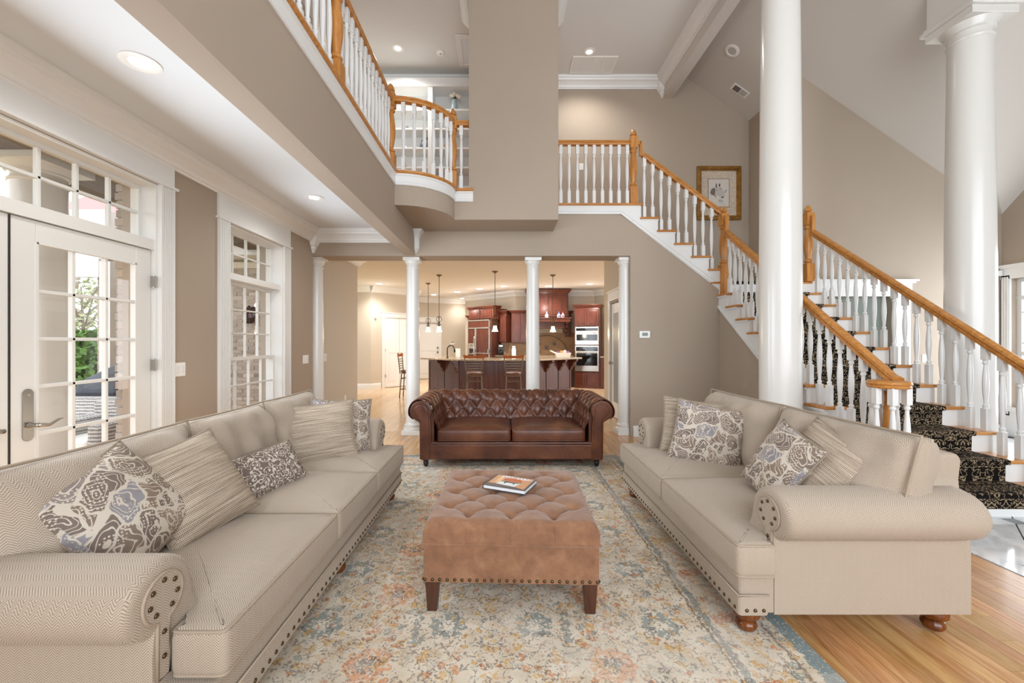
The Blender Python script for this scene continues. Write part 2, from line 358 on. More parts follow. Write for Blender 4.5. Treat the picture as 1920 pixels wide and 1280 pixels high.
# stone and outdoor
t = NT('granite', .15, .5); co = t.co(); t.col(t.ramp(t.noise(co, 60, 3, .7), [(.35, lin(70,58,48)), (.5, lin(170,150,124)), (.68, lin(214,200,178))])); M['granite'] = t.m
t = NT('marble_tile', .08, .5); co = t.co('Object', (1,1,1), (0,0,.7)); t.col(t.ramp(t.noise(co, 3, 5, .6, 2.), [(.35, lin(206,208,210)), (.6, lin(236,237,238))])); M['marble'] = t.m
M['slate'] = plain('slate_accent', lin(90,96,100), .15)
t = NT('tumbled_brick', .9, .2); co = t.co(); r = t.rnd(); c = t.ramp(r, [(0, lin(156,144,134)), (.3, lin(196,182,170)), (.6, lin(176,164,154)), (.85, lin(216,206,196)), (1, lin(138,128,122))])
t.col(t.mix(t.mth('MULTIPLY', t.noise(co, 30, 3), .6), c, lin(176,166,156))); t.bump(t.noise(co, 60, 3), .5, .01); M['brick'] = t.m
M['mortar'] = plain('mortar', lin(206,200,192), .95, .1, var=.08, vs=20)
M['backsp'] = plain('travertine_backsplash', lin(150,118,82), .4, .4, var=.16, vs=6)
M['wicker'] = NT('white_wicker', .8, .2).m
t = NT('white_wicker_weave', .8, .2); uv = t.co('UV'); wv = t.mth('MULTIPLY', t.wave(uv, 9, 1.5, 1, dirn='Y', dscale=3), t.mth('MULTIPLY_ADD', t.wave(uv, 14, 0, 0, dirn='X'), .5, .6)); t.col(t.ramp(wv, [(.1, lin(130,128,126)), (.6, lin(206,204,202))])); M['wicker'] = t.m
M['siding'] = wood('dark_wood_siding', lin(70,60,54), lin(98,84,74), lin(124,108,96), .7, 'y')
M['leaf'] = plain('evergreen_leaf', lin(104,142,74), .7, .3, var=.4, vs=6)
M['leaf2'] = plain('pale_spring_leaf', lin(176,182,150), .8, .2, var=.2, vs=4)
M['bark'] = plain('bark', lin(150,140,130), .9)
M['deck'] = plain('deck_board', lin(190,186,182), .7, .3, var=.1, vs=8)
M['cover'] = plain('charcoal_grill_cover', lin(70,76,86), .6, .4, var=.15, vs=4)
M['redroof'] = plain('faded_red_metal_roof', lin(196,120,118), .5, .4)
M['gold'] = plain('gilt_frame', lin(150,108,50), .32, .5, .55, var=.25, vs=12)
M['matb'] = plain('speckled_mat_board', lin(196,180,162), .9, .1, var=.18, vs=45)
M['green'] = plain('grey_green_door_panel', lin(108,116,106), .6)

# ------------------------------------------------------------------ room shell
R_ = .184                    # stair rise
ZB = 18*R_                   # upper floor level
XL = -2.72                   # left wall
YB = 5.95                    # wall with the kitchen opening
def wall_cells(mb, ax, t0, t1, a0, a1, z0, z1, holes):
    A = sorted({a0,a1,*[h[0] for h in holes],*[h[1] for h in holes]}); Z = sorted({z0,z1,*[h[2] for h in holes],*[h[3] for h in holes]})
    for i in range(len(A)-1):
        run = None
        for j in range(len(Z)-1):
            ca, cz = (A[i]+A[i+1])/2, (Z[j]+Z[j+1])/2
            solid = not any(h[0] < ca < h[1] and h[2] < cz < h[3] for h in holes)
            if solid:
                run = (run[0], Z[j+1]) if run else (Z[j], Z[j+1])
            if run and (not solid or j == len(Z)-2):
                (mb.box(t0,t1,A[i],A[i+1],*run) if ax == 'x' else mb.box(A[i],A[i+1],t0,t1,*run)); run = None
    return mb
UC = 5.95                    # upper flat ceiling
LC = 2.94                    # lower ceilings
DOOR = (1.35, 3.28); WIN = (4.112, 5.137)
struct(wall_cells(MB(),'x',XL-.28,XL,-3.6,YB,0,UC+.1,[(DOOR[0],DOOR[1],0,2.585),(WIN[0],WIN[1],.3,2.525)]).obj('wall_left',M['wall']),'taupe wall holding the french doors and tall window','wall')
fl = MB().box(-7.2,8.6,-3.6,18,-.12,-.012).obj('floor',plain('floor_base_oak',lin(190,142,90),.25)); 
struct(fl,'golden oak strip floor running through to the kitchen','floor')
struct(MB().box(3.0,7.25,-3.6,6.05,-.011,-.009).obj('floor_foyer',plain('dark_grout',lin(62,62,64),.8)),'polished white marble tile floor of the foyer','floor')
struct(MB().box(XL-.2,-1.3,-3.6,YB+.1,LC,LC+.12).obj('ceiling_window_bay',M['ceil']),'low white ceiling over the window side of the room','ceiling')
struct(MB().box(-7.2,1.98,6.2,18,LC,LC+.1).box(1.98,4.2,7.5,18,LC,LC+.1).obj('ceiling_kitchen',plain('kitchen_ceiling_paint',lin(226,222,215),.85,.2)),'flat cream ceiling of the kitchen','ceiling')
struct(MB().box(XL-.28,2.9,-3.6,7.5,UC,UC+.1).obj('ceiling',plain('loft_ceiling_paint',lin(222,222,220),.85,.2)),'flat grey white ceiling two storeys up','ceiling')
# vault: two sloping planes meeting in a valley behind the right column
vz = lambda x: 5.23-.69*(x-4.315)
vy = lambda x: 4.04+.69*(x-4.315)
va = MB()
va.add([(2.9,7.4,vz(2.9)),(4.33,7.4,vz(4.33)),(4.33,vy(4.33),vz(4.33)),(2.9,vy(2.9),vz(2.9))],[(0,1,2,3)])
va.add([(4.33,6.15,vz(4.33)),(7.4,6.15,vz(7.4)),(4.33,vy(4.33),vz(4.33))],[(0,1,2)])
struct(va.obj('ceiling_vault',M['vault']),'sloping grey ceiling above the staircase','ceiling')
vb = MB().add([(2.9,vy(2.9),vz(2.9)),(4.33,vy(4.33),vz(4.33)),(7.4,6.15,vz(7.4)),(8.6,6.15,vz(7.4)),(8.6,3.03,6.24),(2.9,3.03,6.24)],[(0,1,2,3,4,5)])
vb.add([(2.9,3.03,6.24),(8.6,3.03,6.24),(8.6,-3.6,6.24),(2.9,-3.6,6.24)],[(0,1,2,3)])
struct(vb.obj('ceiling_foyer',M['vault']),'sloping ceiling rising over the foyer window','ceiling')
# wall around the kitchen opening, under the stairs
wb = MB().box(XL,1.5,YB,6.32,2.58,3.2)
wb.prism([(1.824,0),(3.12,0),(3.12,2.09),(1.69,3.16),(1.5,3.2),(1.5,2.58),(1.824,2.58)],'y',YB,6.32)
struct(wb.obj('wall_back',M['wall']),'taupe wall around the kitchen opening and under the stairs','wall')
struct(MB().box(-1.406,-1.25,-3.6,YB,2.588,3.29).obj('wall_loft_beam',M['wall']),'deep taupe beam carrying the loft edge','beam')
curve = [(-1.25+.622*math.sin(a*PI/40), 5.38-.58*math.cos(a*PI/40)) for a in range(21)]
struct(MB().prism(curve+[(.717,5.38),(.717,YB),(-1.25,YB)],'z',2.93,3.29).obj('wall_balcony_front',M['wall']),'curved taupe balcony front with flat soffit','wall')
struct(MB().box(-.44,.717,5.38,YB,3.29,UC).obj('wall_chase',M['wall']),'tall square taupe pier rising to the upper ceiling','wall')
struct(MB().box(XL-.28,-1.3,-3.6,YB,LC+.12,ZB).box(-1.4,1.95,YB+.04,7.3,3.1,ZB).box(XL-.28,-1.3,YB,7.3,3.1,ZB).obj('floor_loft',M['oak']),'oak floor of the upstairs landing','floor')
struct(MB().box(XL-.28,2.0,7.3,7.5,LC+.1,UC+.6).box(2.0,4.33,7.3,7.5,0,UC+.6).obj('wall_upper_back',M['wall']),'taupe upstairs wall behind the balcony railing','wall')
struct(MB().box(4.315,4.40,6.2,7.3,0,5.6).obj('wall_stair_return',M['wall']),'short taupe return wall beside the stair landing','wall')
wr = wall_cells(MB(),'y',6.05,6.2,4.315,7.4,0,3.0,[(4.60,5.66,0,2.01)])
wr.prism([(4.315,3.0),(7.4,3.0),(7.4,vz(7.4)+.02),(4.315,5.24)],'y',6.05,6.2)
struct(wr.obj('wall_stair_gable',M['wall']),'tall raked taupe wall behind the lower stairs','wall')
struct(wall_cells(MB(),'x',7.25,7.45,-3.6,6.1,0,6.3,[(3.7,5.93,.42,2.25)]).obj('wall_foyer_right',M['wall']),'taupe foyer wall with the bright window','wall')
struct(wall_cells(MB(),'y',-3.75,-3.6,XL-.3,8.6,0,6.3,[(-1.5,6.0,.6,5.1)]).obj('wall_rear',M['wall']),'rear wall behind the viewer, opened for the added fill window','wall')  # the opening is put in for the added fill light
# kitchen walls
struct(MB().box(-2.95,-2.75,6.32,7.86,0,LC).obj('wall_kitchen_left',M['wallk']),'beige wall just inside the kitchen on the left','wall')
struct(MB().box(-7.2,-3.78,11.9,12.1,0,LC).prism([(-3.78,11.9),(-2.62,13.0),(-3.2,14.9),(-3.4,14.9),(-2.85,13.1),(-3.78,12.1)],'z',0,LC).obj('wall_pantry_doors',M['wallk']),'beige wall with the white double doors','wall')
struct(MB().prism([(-1.2,13.4),(-2.7,14.9),(-1.33,16.3),(-1.2,16.3),(-2.5,14.9),(-1.1,13.5)] if 0 else [(-3.6,14.6),(-1.3,15.9),(-1.3,16.1),(-3.6,14.8)],'z',0,LC).obj('wall_kitchen_far',M['wallk']),'far beige kitchen wall with the white door','wall')
struct(MB().prism([(-1.30,15.9),(.40,12.98),(2.43,12.98),(4.1,11.2),(4.2,11.4),(2.5,13.2),(.5,13.2),(-1.2,16.1)] if 0 else [(-1.3,14.55),(.40,12.98),(2.85,12.98),(4.2,11.6),(4.3,11.8),(2.9,13.2),(.5,13.2),(-1.2,14.75)],'z',0,LC).obj('wall_kitchen_cabinets',M['wallk']),'angled beige wall above the kitchen cabinets','wall')
struct(MB().box(-1.32,-1.2,14.6,16,0,LC).obj('wall_kitchen_corner',M['wallk']),'narrow corner wall beside the refrigerator','wall')
struct(wall_cells(MB(),'x',1.97,2.1,6.32,8.0,0,LC,[(6.72,7.62,0,2.06)]).box(1.97,4.2,8.0,8.1,0,LC).obj('wall_pantry',M['wallk']),'beige kitchen wall with the frosted glass pantry door','wall')

# ------------------------------------------------------------------ mouldings
CROWN = [(0,0),(.02,0),(.028,.018),(.04,.02),(.05,.045),(.085,.085),(.115,.105),(.125,.13),(.14,.135),(.15,.165),(.15,.175),(0,.175)]
def crown(name, path, z, label, s=1.):
    return struct(MB().sweep(path, [(o*s,u*s) for o,u in CROWN], z).obj(name, M['white']), label, 'moulding')
crown('trim_1', [(XL,-3.6),(XL,YB),(-1.406,YB)], LC-.175, 'white crown moulding above the windows and kitchen header')
crown('trim_2', [(-.44,7.0),(-.44,7.3),(2.80,7.3),(2.80,-3.0)] if 0 else [(-2.7,7.3),(2.80,7.3),(2.80,-3.0)], UC-.175, 'white crown moulding along the upper wall and beam')
crown('trim_3', [(-.44,YB),(-.44,5.38),(.717,5.38),(.717,YB)], UC-.175, 'white crown moulding around the top of the pier')
crown('trim_4', [(-3.78,11.9),(-2.62,13.0)], LC-.175, 'white crown moulding above the double doors')
crown('trim_5', [(-3.6,14.6),(-1.3,15.9)], LC-.175, 'white crown moulding on the far kitchen wall')
crown('trim_6', [(-1.3,14.55),(.40,12.98),(2.85,12.98),(4.2,11.6)], LC-.175, 'white crown moulding above the kitchen cabinets')
crown('trim_7', [(-7.2,11.9),(-3.78,11.9)], LC-.175, 'white crown moulding on the left kitchen wall')
crown('trim_8', [(-2.75,6.32),(-2.75,7.86),(-2.95,7.86)], LC-.175, 'white crown moulding on the near kitchen wall')
struct(MB().box(2.80,2.97,-3.0,7.3,5.62,6.2).obj('trim_9',M['vault']),'long grey ceiling beam with white crown','beam')
EDGE = [(0,-.135),(.012,-.135),(.02,-.125),(.02,-.105),(.012,-.095),(.012,-.03),(.022,-.02),(.022,-.002),(0,-.002)]
epath = [(-1.25,-2.5),(-1.25,4.80)]+curve[1:]+[(-.628,5.378),(-.385,5.378)]
struct(MB().sweep(epath, [(o,u-.02) for o,u in EDGE], ZB).obj('trim_10',M['white']),'white fascia band along the loft edge','moulding')
NOSE = [(-.12,-.022),(.03,-.022),(.042,-.011),(.042,.008),(.03,.016),(-.12,.016)]
struct(MB().sweep(epath, NOSE, ZB).obj('trim_11',M['oak'],smooth=False),'oak nosing along the loft edge','nosing')
BASEB = [(0,0),(.022,0),(.022,.11),(.016,.118),(.016,.135),(.008,.15),(0,.15)]
def baseb(name, path, label): return struct(MB().sweep(path, BASEB, 0).obj(name, M['white']), label, 'baseboard')
baseb('baseboard_back', [(1.86,YB),(3.09,YB)], 'white baseboard under the thermostat wall')
baseb('baseboard_left', [(XL,3.42),(XL,3.95)], 'white baseboard between french door and window')
baseb('baseboard_left_far', [(XL,5.31),(XL,YB)], 'white baseboard beyond the tall window')
baseb('baseboard_kitchen', [(-2.75,6.32),(-2.75,7.86),(-2.95,7.86)], 'white baseboard on the near kitchen wall')
baseb('baseboard_kitchen_far', [(-7.2,11.9),(-3.78,11.9),(-3.56,12.11)], 'white baseboard beside the double doors')
baseb('baseboard_stairs', [(3.08,YB),(3.08,3.6)], 'white baseboard under the lower stairs')
baseb('baseboard_foyer', [(5.95,6.05),(7.25,6.05),(7.25,-3)], 'white baseboard in the foyer')
def corbel(name, x, y, z0, z1, label, s=1.):
    rs = []
    for k,(u,w_,d_) in enumerate(((0,.012,.012),(.06,.02,.03),(.14,.045,.05),(.2,.06,.07),(.24,.068,.075),(.25,.06,.07),(.68,.062,.075),(.7,.07,.085),(.74,.07,.085),(.86,.085,.12),(.93,.11,.15),(1,.12,.155))):
        z = z0+(z1-z0)*u; rs.append([(x-w_*s*.1,y+.0,z),(x-w_*s*.1,y-d_*s,z),(x+w_*s,y-d_*s,z),(x+w_*s,y+.0,z)])
    return struct(MB().rings(rs).obj(name,M['white']),label,'corbel')
corbel('trim_12',-1.25,YB,2.595,2.93,'white corbel where the beam meets the header')
def drop(name, x, y, z0, z1, label):
    rs = []
    for u,w_ in ((0,.008),(.05,.03),(.12,.035),(.2,.055),(.28,.06),(.36,.085),(.42,.09),(.44,.1),(1,.17)):
        z = z0+(z1-z0)*u; rs.append([(x,y,z),(x,y-w_,z),(x+w_*.7,y-w_*.7,z),(x+w_,y,z)])
    return struct(MB().rings(rs).obj(name,M['white']),label,'corbel')
drop('trim_13',XL,YB,2.61,LC,'white corner drop at the end of the crown moulding')
d9 = drop('trim_14',2.80,7.3,5.62,UC,'white corner drop at the end of the ceiling beam'); 
for v in d9.data.vertices: v.co.x = 2*2.80-v.co.x
d9.data.flip_normals()
# ------------------------------------------------------------------ round columns
def column(x, y, r, h, label, base=True, n=40, cap='round', s=1., z0=0, kind=None, group=None):
    t = thing('round_column', label, 'column', (x,y,z0), group=group)
    bh = .17*s
    MB().box(x-r*1.42,x+r*1.42,y-r*1.42,y+r*1.42,z0,z0+.06*s).obj('plinth',M['col'],t,bev=.004)
    MB().lathe([(r*1.38,.06*s),(r*1.4,.075*s),(r*1.38,.09*s),(r*1.22,.10*s),(r*1.2,.115*s),(r*1.26,.125*s),(r*1.26,.14*s),(r*1.12,.15*s),(r*1.06,bh),(r*.9,bh)],(x,y,z0),n).obj('base',M['col'],t,smooth=True,auto=40)
    ch = .16*s; top = h-ch
    sh = [(r*1.02,bh-.01)]+[(r*(1.02-.13*max(0,(k/12-.3)/.7)**1.5), bh+(top-bh)*k/12) for k in range(1,13)]
    MB().lathe(sh,(x,y,z0),n).obj('shaft',M['col'],t,smooth=True,auto=40)
    q = r*.89
    MB().lathe([(q*.9,top),(q*1.03,top),(q*1.08,top+.012*s),(q*1.03,top+.024*s),(q*1.0,top+.03*s),(q*1.0,top+.06*s),(q*1.12,top+.068*s),(q*1.12,top+.078*s),(q*1.3,top+.105*s),(q*1.32,top+.115*s),(q*1.0,top+.116*s)],(x,y,z0),n).obj('capital',M['col'],t,smooth=True,auto=40)
    a = q*1.38
    MB().box(x-a,x+a,y-a,y+a,z0+top+.112*s,z0+h).obj('abacus',M['col'],t,bev=.004)
    return t
column(2.833,4.25,.185,5.615,'tall round white column in front of the upper stairs, behind the right sofa',s=1.4)
cr = column(4.77,4.25,.185,4.62,'round white column with visible square capital beside the lower stair rail',s=1.5)
MB().box(4.55,4.99,4.03,4.47,4.62,5.6).box(4.51,5.03,3.99,4.51,4.62,4.66).box(4.53,5.01,4.01,4.49,4.66,4.69).obj('pedestal_block',M['col'],cr,bev=.006)
g = 'slim columns of the kitchen opening'
column(-2.745,6.135,.098,2.58,'slim white column at the left end of the kitchen opening, against the wall',group=g)
column(-1.33,6.135,.098,2.58,'slim white column left of the bar stools, behind the leather sofa arm',group=g)
column(.44,6.135,.098,2.58,'slim white column in front of the range hood, right of the bar stools',group=g)
column(1.80,6.135,.098,2.58,'slim white column at the right jamb by the pantry door',group=g)

# ------------------------------------------------------------------ french doors, windows, casings
def casing_fluted(mb, ya, yb, z0, z1, x=XL):
    mb.box(x,x+.018,ya,yb,z0,z1); n = 5; w_ = (yb-ya-.02)/n
    for k in range(n): mb.box(x+.018,x+.026,ya+.01+w_*k+.004,ya+.01+w_*(k+1)-.004,z0+.02,z1-.0)
    mb.box(x+.018,x+.03,ya,ya+.012,z0,z1); mb.box(x+.018,x+.03,yb-.012,yb,z0,z1)
def glaze(par, cols, rows, y0, y1, z0, z1, x, mw=.022, thick=.03, mat='sash', name_w='muntin', axis='x'):
    def bx(mb,a,b,c,d,e,f): return mb.box(a,b,c,d,e,f) if axis == 'x' else mb.box(c,d,a,b,e,f)
    pw = (y1-y0)/cols; ph = (z1-z0)/rows
    for i in range(1,cols): bx(MB(),x-thick/2,x+thick/2,y0+pw*i-mw/2,y0+pw*i+mw/2,z0,z1).obj(name_w,M[mat],par,bev=.004)
    for j in range(1,rows): bx(MB(),x-thick/2,x+thick/2,y0,y1,z0+ph*j-mw/2,z0+ph*j+mw/2).obj(name_w,M[mat],par,bev=.004)
    for i in range(cols):
        for j in range(rows): bx(MB(),x-.002,x+.002,y0+pw*i,y0+pw*(i+1),z0+ph*j,z0+ph*(j+1)).obj('pane',M['glass'],par)
dr = thing('door_1','white french doors with divided glass panes and transom','door',(XL,2.3,0),kind='structure')
jm = MB(); jm.box(XL-.2,XL,DOOR[0],DOOR[0]+.02,0,2.585).box(XL-.2,XL,DOOR[1]-.02,DOOR[1],0,2.585).box(XL-.2,XL,DOOR[0]+.02,DOOR[1]-.02,2.565,2.585).box(XL-.2,XL-.01,DOOR[0]+.02,DOOR[1]-.02,2.07,2.15)
jm.obj('frame',M['sash'],dr)
cs = MB(); casing_fluted(cs,DOOR[1]+.0,DOOR[1]+.136,0,2.6); casing_fluted(cs,DOOR[0]-.136,DOOR[0],0,2.6)
cs.box(XL,XL+.022,DOOR[0]-.14,DOOR[1]+.14,2.6,LC-.17).box(XL,XL+.04,DOOR[0]-.165,DOOR[1]+.165,2.592,2.612).obj('casing',M['white'],dr)
for side,(y0,y1,hy) in enumerate(((1.385,2.312,2.235),(2.32,3.247,2.405))):
    lf = MB(); xa, xb = XL-.075, XL-.03
    lf.box(xa,xb,y0,y0+.13,.02,2.065).box(xa,xb,y1-.13,y1,.02,2.065).box(xa,xb,y0+.13,y1-.13,1.935,2.065).box(xa,xb,y0+.13,y1-.13,.02,.24)
    l = lf.obj('door_leaf',M['sash'],dr,bev=.004)
    MB().box(xb,xb+.006,y0+.125,y0+.14,.235,1.94).box(xb,xb+.006,y1-.14,y1-.125,.235,1.94).box(xb,xb+.006,y0+.13,y1-.13,1.93,1.945).box(xb,xb+.006,y0+.13,y1-.13,.232,.247).obj('glazing_bead',M['sash'],l)
    glaze(l,3,6,y0+.13,y1-.13,.24,1.935,XL-.05)
    # lever handle on a shaped plate
    pl = [(hy-.028,.80),(hy-.028,1.06),(hy-.018,1.075),(hy,1.082),(hy+.018,1.075),(hy+.028,1.06),(hy+.028,.80),(hy+.018,.785),(hy,.778),(hy-.018,.785)]
    hp = MB().prism(pl,'x',xb,xb+.008).obj('handle_plate',M['nickel'],l,bev=.002)
    sg = 1 if side else -1
    MB().lathe([(.016,0),(.016,.012),(.011,.018),(.011,.05),(.013,.06)],(xb+.008,hy,.872),12,ax='x').obj('handle_rose',M['nickel'],l,smooth=True)
    MB().tube([(xb+.06,hy,.872),(xb+.065,hy+sg*.03,.868),(xb+.062,hy+sg*.06,.862),(xb+.06,hy+sg*.085,.872),(xb+.06,hy+sg*.115,.886),(xb+.06,hy+sg*.14,.888)],[.011,.012,.010,.009,.007,.004],8).obj('lever',M['nickel'],l,smooth=True)
    MB().lathe([(.007,0),(.007,.006)],(xb+.006,hy,1.045),10,ax='x').obj('keyhole',M['steel'],l)
MB().box(XL-.03,XL-.026,2.3125,2.3195,.02,2.065).obj('meeting_gap',M['dark'],dr)
for z in (.25,1.13,1.78): MB().box(XL-.03,XL+.012,3.243,3.262,z,z+.085).lathe([(.009,z-.004),(.009,z+.09)],(XL-.012,3.252,0),10).obj('hinge',M['nickel'],dr)
tm = MB().box(XL-.15,XL-.11,DOOR[0]+.02,DOOR[0]+.05,2.15,2.565).box(XL-.15,XL-.11,DOOR[1]-.05,DOOR[1]-.02,2.15,2.565).box(XL-.15,XL-.11,DOOR[0]+.05,DOOR[1]-.05,2.15,2.175).box(XL-.15,XL-.11,DOOR[0]+.05,DOOR[1]-.05,2.54,2.565).obj('transom_sash',M['sash'],dr)
glaze(tm,8,2,DOOR[0]+.05,DOOR[1]-.05,2.175,2.54,XL-.13)
wn = thing('window_1','tall white double hung window with transom above','window',(XL,4.6,0),kind='structure')
jm = MB(); y0, y1 = WIN
jm.box(XL-.2,XL,y0,y0+.015,.3,2.525).box(XL-.2,XL,y1-.015,y1,.3,2.525).box(XL-.2,XL,y0+.015,y1-.015,2.51,2.525).box(XL-.2,XL-.02,y0+.015,y1-.015,1.985,2.05).box(XL-.2,XL+.0,y0+.015,y1-.015,.3,.32).obj('frame',M['white'],wn)
cs = MB(); casing_fluted(cs,y1,y1+.15,.3,2.54); casing_fluted(cs,y0-.15,y0,.3,2.54)
cs.box(XL,XL+.022,y0-.155,y1+.155,2.54,LC-.17).box(XL,XL+.04,y0-.175,y1+.175,2.53,2.55).box(XL,XL+.05,y0-.17,y1+.17,.27,.3).box(XL,XL+.02,y0-.15,y1+.15,.16,.27).obj('casing',M['white'],wn)
def sash(nm, za, zb, x, cols, rows, rail=.035):
    s_ = MB().box(x-.02,x+.02,y0+.015,y0+.015+rail,za,zb).box(x-.02,x+.02,y1-.015-rail,y1-.015,za,zb).box(x-.02,x+.02,y0+.015+rail,y1-.015-rail,za,za+rail).box(x-.02,x+.02,y0+.015+rail,y1-.015-rail,zb-rail,zb).obj(nm,M['sash'],wn)
    glaze(s_,cols,rows,y0+.015+rail,y1-.015-rail,za+rail,zb-rail,x,.016)
sash('transom_sash',2.05,2.51,XL-.14,4,2,.025); sash('upper_sash',1.15,1.985,XL-.15,4,3); sash('lower_sash',.32,1.19,XL-.11,4,3)
# bright foyer window on the right wall
w2 = thing('window_2','tall white foyer window behind the stair rail','window',(7.25,4.8,0),kind='structure')
cs = MB()
for a,b in ((5.93,6.03),(3.6,3.7)): 
    cs.box(7.22,7.25,a,b,.3,2.3)
    for k in range(3): cs.box(7.212,7.22,a+.012+k*.028,a+.03+k*.028,.32,2.28)
cs.box(7.22,7.25,3.55,6.04,2.25,2.42).box(7.19,7.25,3.5,6.045,2.42,2.45).box(7.2,7.25,3.55,6.04,2.4,2.42).box(7.2,7.25,3.55,6.04,.36,.42).box(7.22,7.25,3.6,6.03,.02,.36).obj('casing',M['white'],w2)
for a,b in ((5.30,5.93),(4.5,5.25),(3.7,4.45)):
    s_ = MB().box(7.33,7.37,a,a+.05,.42,2.25).box(7.33,7.37,b-.05,b,.42,2.25).box(7.33,7.37,a+.05,b-.05,2.2,2.25).box(7.33,7.37,a+.05,b-.05,.42,.47).box(7.32,7.38,a,b,1.95,2.0).box(7.325,7.375,a+.05,b-.05,1.16,1.21).obj('sash',M['sash'],w2)
    glaze(s_,2,4,a+.05,b-.05,.47,2.2,7.35,.016)
w3 = thing('added_rear_window','added rear window frame behind the viewer, around the fill light','window',(2.2,-3.7,0),kind='structure')  # unseen window, added to carry the fill light from behind
fr = MB()
for x in (-1.5,.35,2.2,4.05,5.9): fr.box(x,x+.1,-3.72,-3.65,.6,5.1)
for z in (.6,2.4,2.9,5.0): fr.box(-1.5,6.0,-3.72,-3.65,z,z+.1)
fr.obj('frame',M['white'],w3)
# pantry door with frosted glass
pd = thing('door_2','white pantry door with frosted glass panel and knob','door',(1.97,7.2,0),kind='structure')
MB().box(1.985,2.03,6.74,6.86,.01,2.03).box(1.985,2.03,7.48,7.60,.01,2.03).box(1.985,2.03,6.86,7.48,1.86,2.03).box(1.985,2.03,6.86,7.48,.01,.28).obj('door_leaf',M['white'],pd,bev=.004)
MB().box(1.992,2.0,6.86,7.48,.28,1.86).obj('frosted_pane',M['frost'],pd)
MB().box(1.95,1.97,6.60,6.72,0,2.08).box(1.95,1.97,7.62,7.74,0,2.08).box(1.95,1.97,6.60,7.74,2.08,2.24).box(1.93,1.97,6.57,7.77,2.24,2.27).box(1.94,1.97,6.58,7.76,2.08,2.095).obj('casing',M['white'],pd)
MB().lathe([(.026,0),(.026,.006),(.011,.01),(.011,.035),(.027,.045),(.03,.06),(.02,.072)],(1.97,7.53,.97),14,ax='x').xf(Matrix.Translation((2*1.978,0,0)) @ Matrix.Scale(-1,4,(1,0,0))).obj('knob',M['nickel'],pd,smooth=True)
# arched double doors on the angled wall
def panel_door(par, M4, x0, x1, z1, mat='white', arch=True):
    d = MB().box(x0,x1,-.035,0,.015,z1).xf(M4).obj('door_leaf',M[mat],par)
    m = .11; xa, xb = x0+m, x1-m; xm = (xa+xb)/2
    up = [(xa,1.02),(xb,1.02),(xb,z1-.22),(xb-.05,z1-.2),(xm+.06,z1-.13),(xm,z1-.11),(xm-.06,z1-.13),(xa+.05,z1-.2),(xa,z1-.22)]
    lo = [(xa,.2),(xb,.2),(xb,.9),(xa,.9)]
    for pg in (up,lo):
        MB().prism(pg,'y',-.041,-.035).xf(M4).obj('raised_panel',M[mat],d,bev=.006)
        MB().tube([(p[0],-.037,p[1]) for p in pg],.008,6,True).xf(M4).obj('panel_moulding',M[mat],d)
    return d
ang = math.atan2(1.1,1.16)
M4 = Matrix.Translation((-3.78,11.9,0)) @ Matrix.Rotation(ang,4,'Z')
dd = thing('door_3','white arched panel double doors on the far left kitchen wall','door',(-3.2,12.4,0),kind='structure')
for (a,b,hx) in ((.44,.885,.84),(.895,1.34,.94)):
    l = panel_door(dd,M4,a,b,2.03)
    MB().lathe([(.02,0),(.01,.01),(.01,.03),(.024,.045),(.02,.06)],(0,0,0),12,ax='y').xf(M4 @ Matrix.Translation((hx,-.035,1.0)) @ Matrix.Scale(-1,4,(0,1,0))).obj('knob',M['nickel'],l,smooth=True)
MB().box(.34,.44,-.02,0,0,2.06).box(1.34,1.44,-.02,0,0,2.06).box(.32,1.46,-.022,0,2.06,2.19).box(.30,1.48,-.04,0,2.19,2.215).xf(M4).obj('casing',M['white'],dd)
for z in (.3,1.05,1.75): MB().box(.432,.45,-.042,-.035,z,z+.09).xf(M4).obj('hinge',M['nickel'],dd)
fa = math.atan2(1.3,2.3); M4 = Matrix.Translation((-3.6,14.6,0)) @ Matrix.Rotation(fa,4,'Z')
d4 = thing('door_4','white arched door on the far kitchen wall behind the faucet','door',(-2.6,15.1,0),kind='structure')
l = panel_door(d4,M4,.55,1.42,2.03)
for z in (.97,1.13): MB().lathe([(.025,0),(.025,.03),(.03,.05)],(0,0,0),12,ax='y').xf(M4 @ Matrix.Translation((1.36,-.035,z)) @ Matrix.Scale(-1,4,(0,1,0))).obj('knob' if z < 1 else 'deadbolt',M['nickel'],l)
MB().box(.45,.55,-.02,0,0,2.06).box(1.42,1.52,-.02,0,0,2.06).box(.43,1.54,-.022,0,2.06,2.2).box(.41,1.56,-.04,0,2.2,2.23).xf(M4).obj('casing',M['white'],d4)
# doorway behind the stairs
d5 = thing('door_5','white cased doorway with grey green door behind the stairs','door',(5.1,6.05,0),kind='structure')
MB().box(5.66,5.91,6.03,6.05,0,2.03).box(5.7,5.73,6.02,6.03,0,2.03).box(5.84,5.87,6.02,6.03,0,2.03).box(4.46,4.60,6.03,6.05,0,2.03).box(4.42,5.93,6.025,6.05,2.01,2.2).box(4.40,5.96,6.0,6.05,2.2,2.225).box(4.38,5.99,5.98,6.05,2.225,2.25).obj('casing',M['white'],d5)
MB().box(4.60,5.66,6.13,6.17,0,2.01).obj('door_leaf',M['green'],d5)
MB().box(4.66,4.9,6.11,6.13,1.7,1.98).obj('note_board',plain('cream_card',lin(190,180,160),.8),d5)

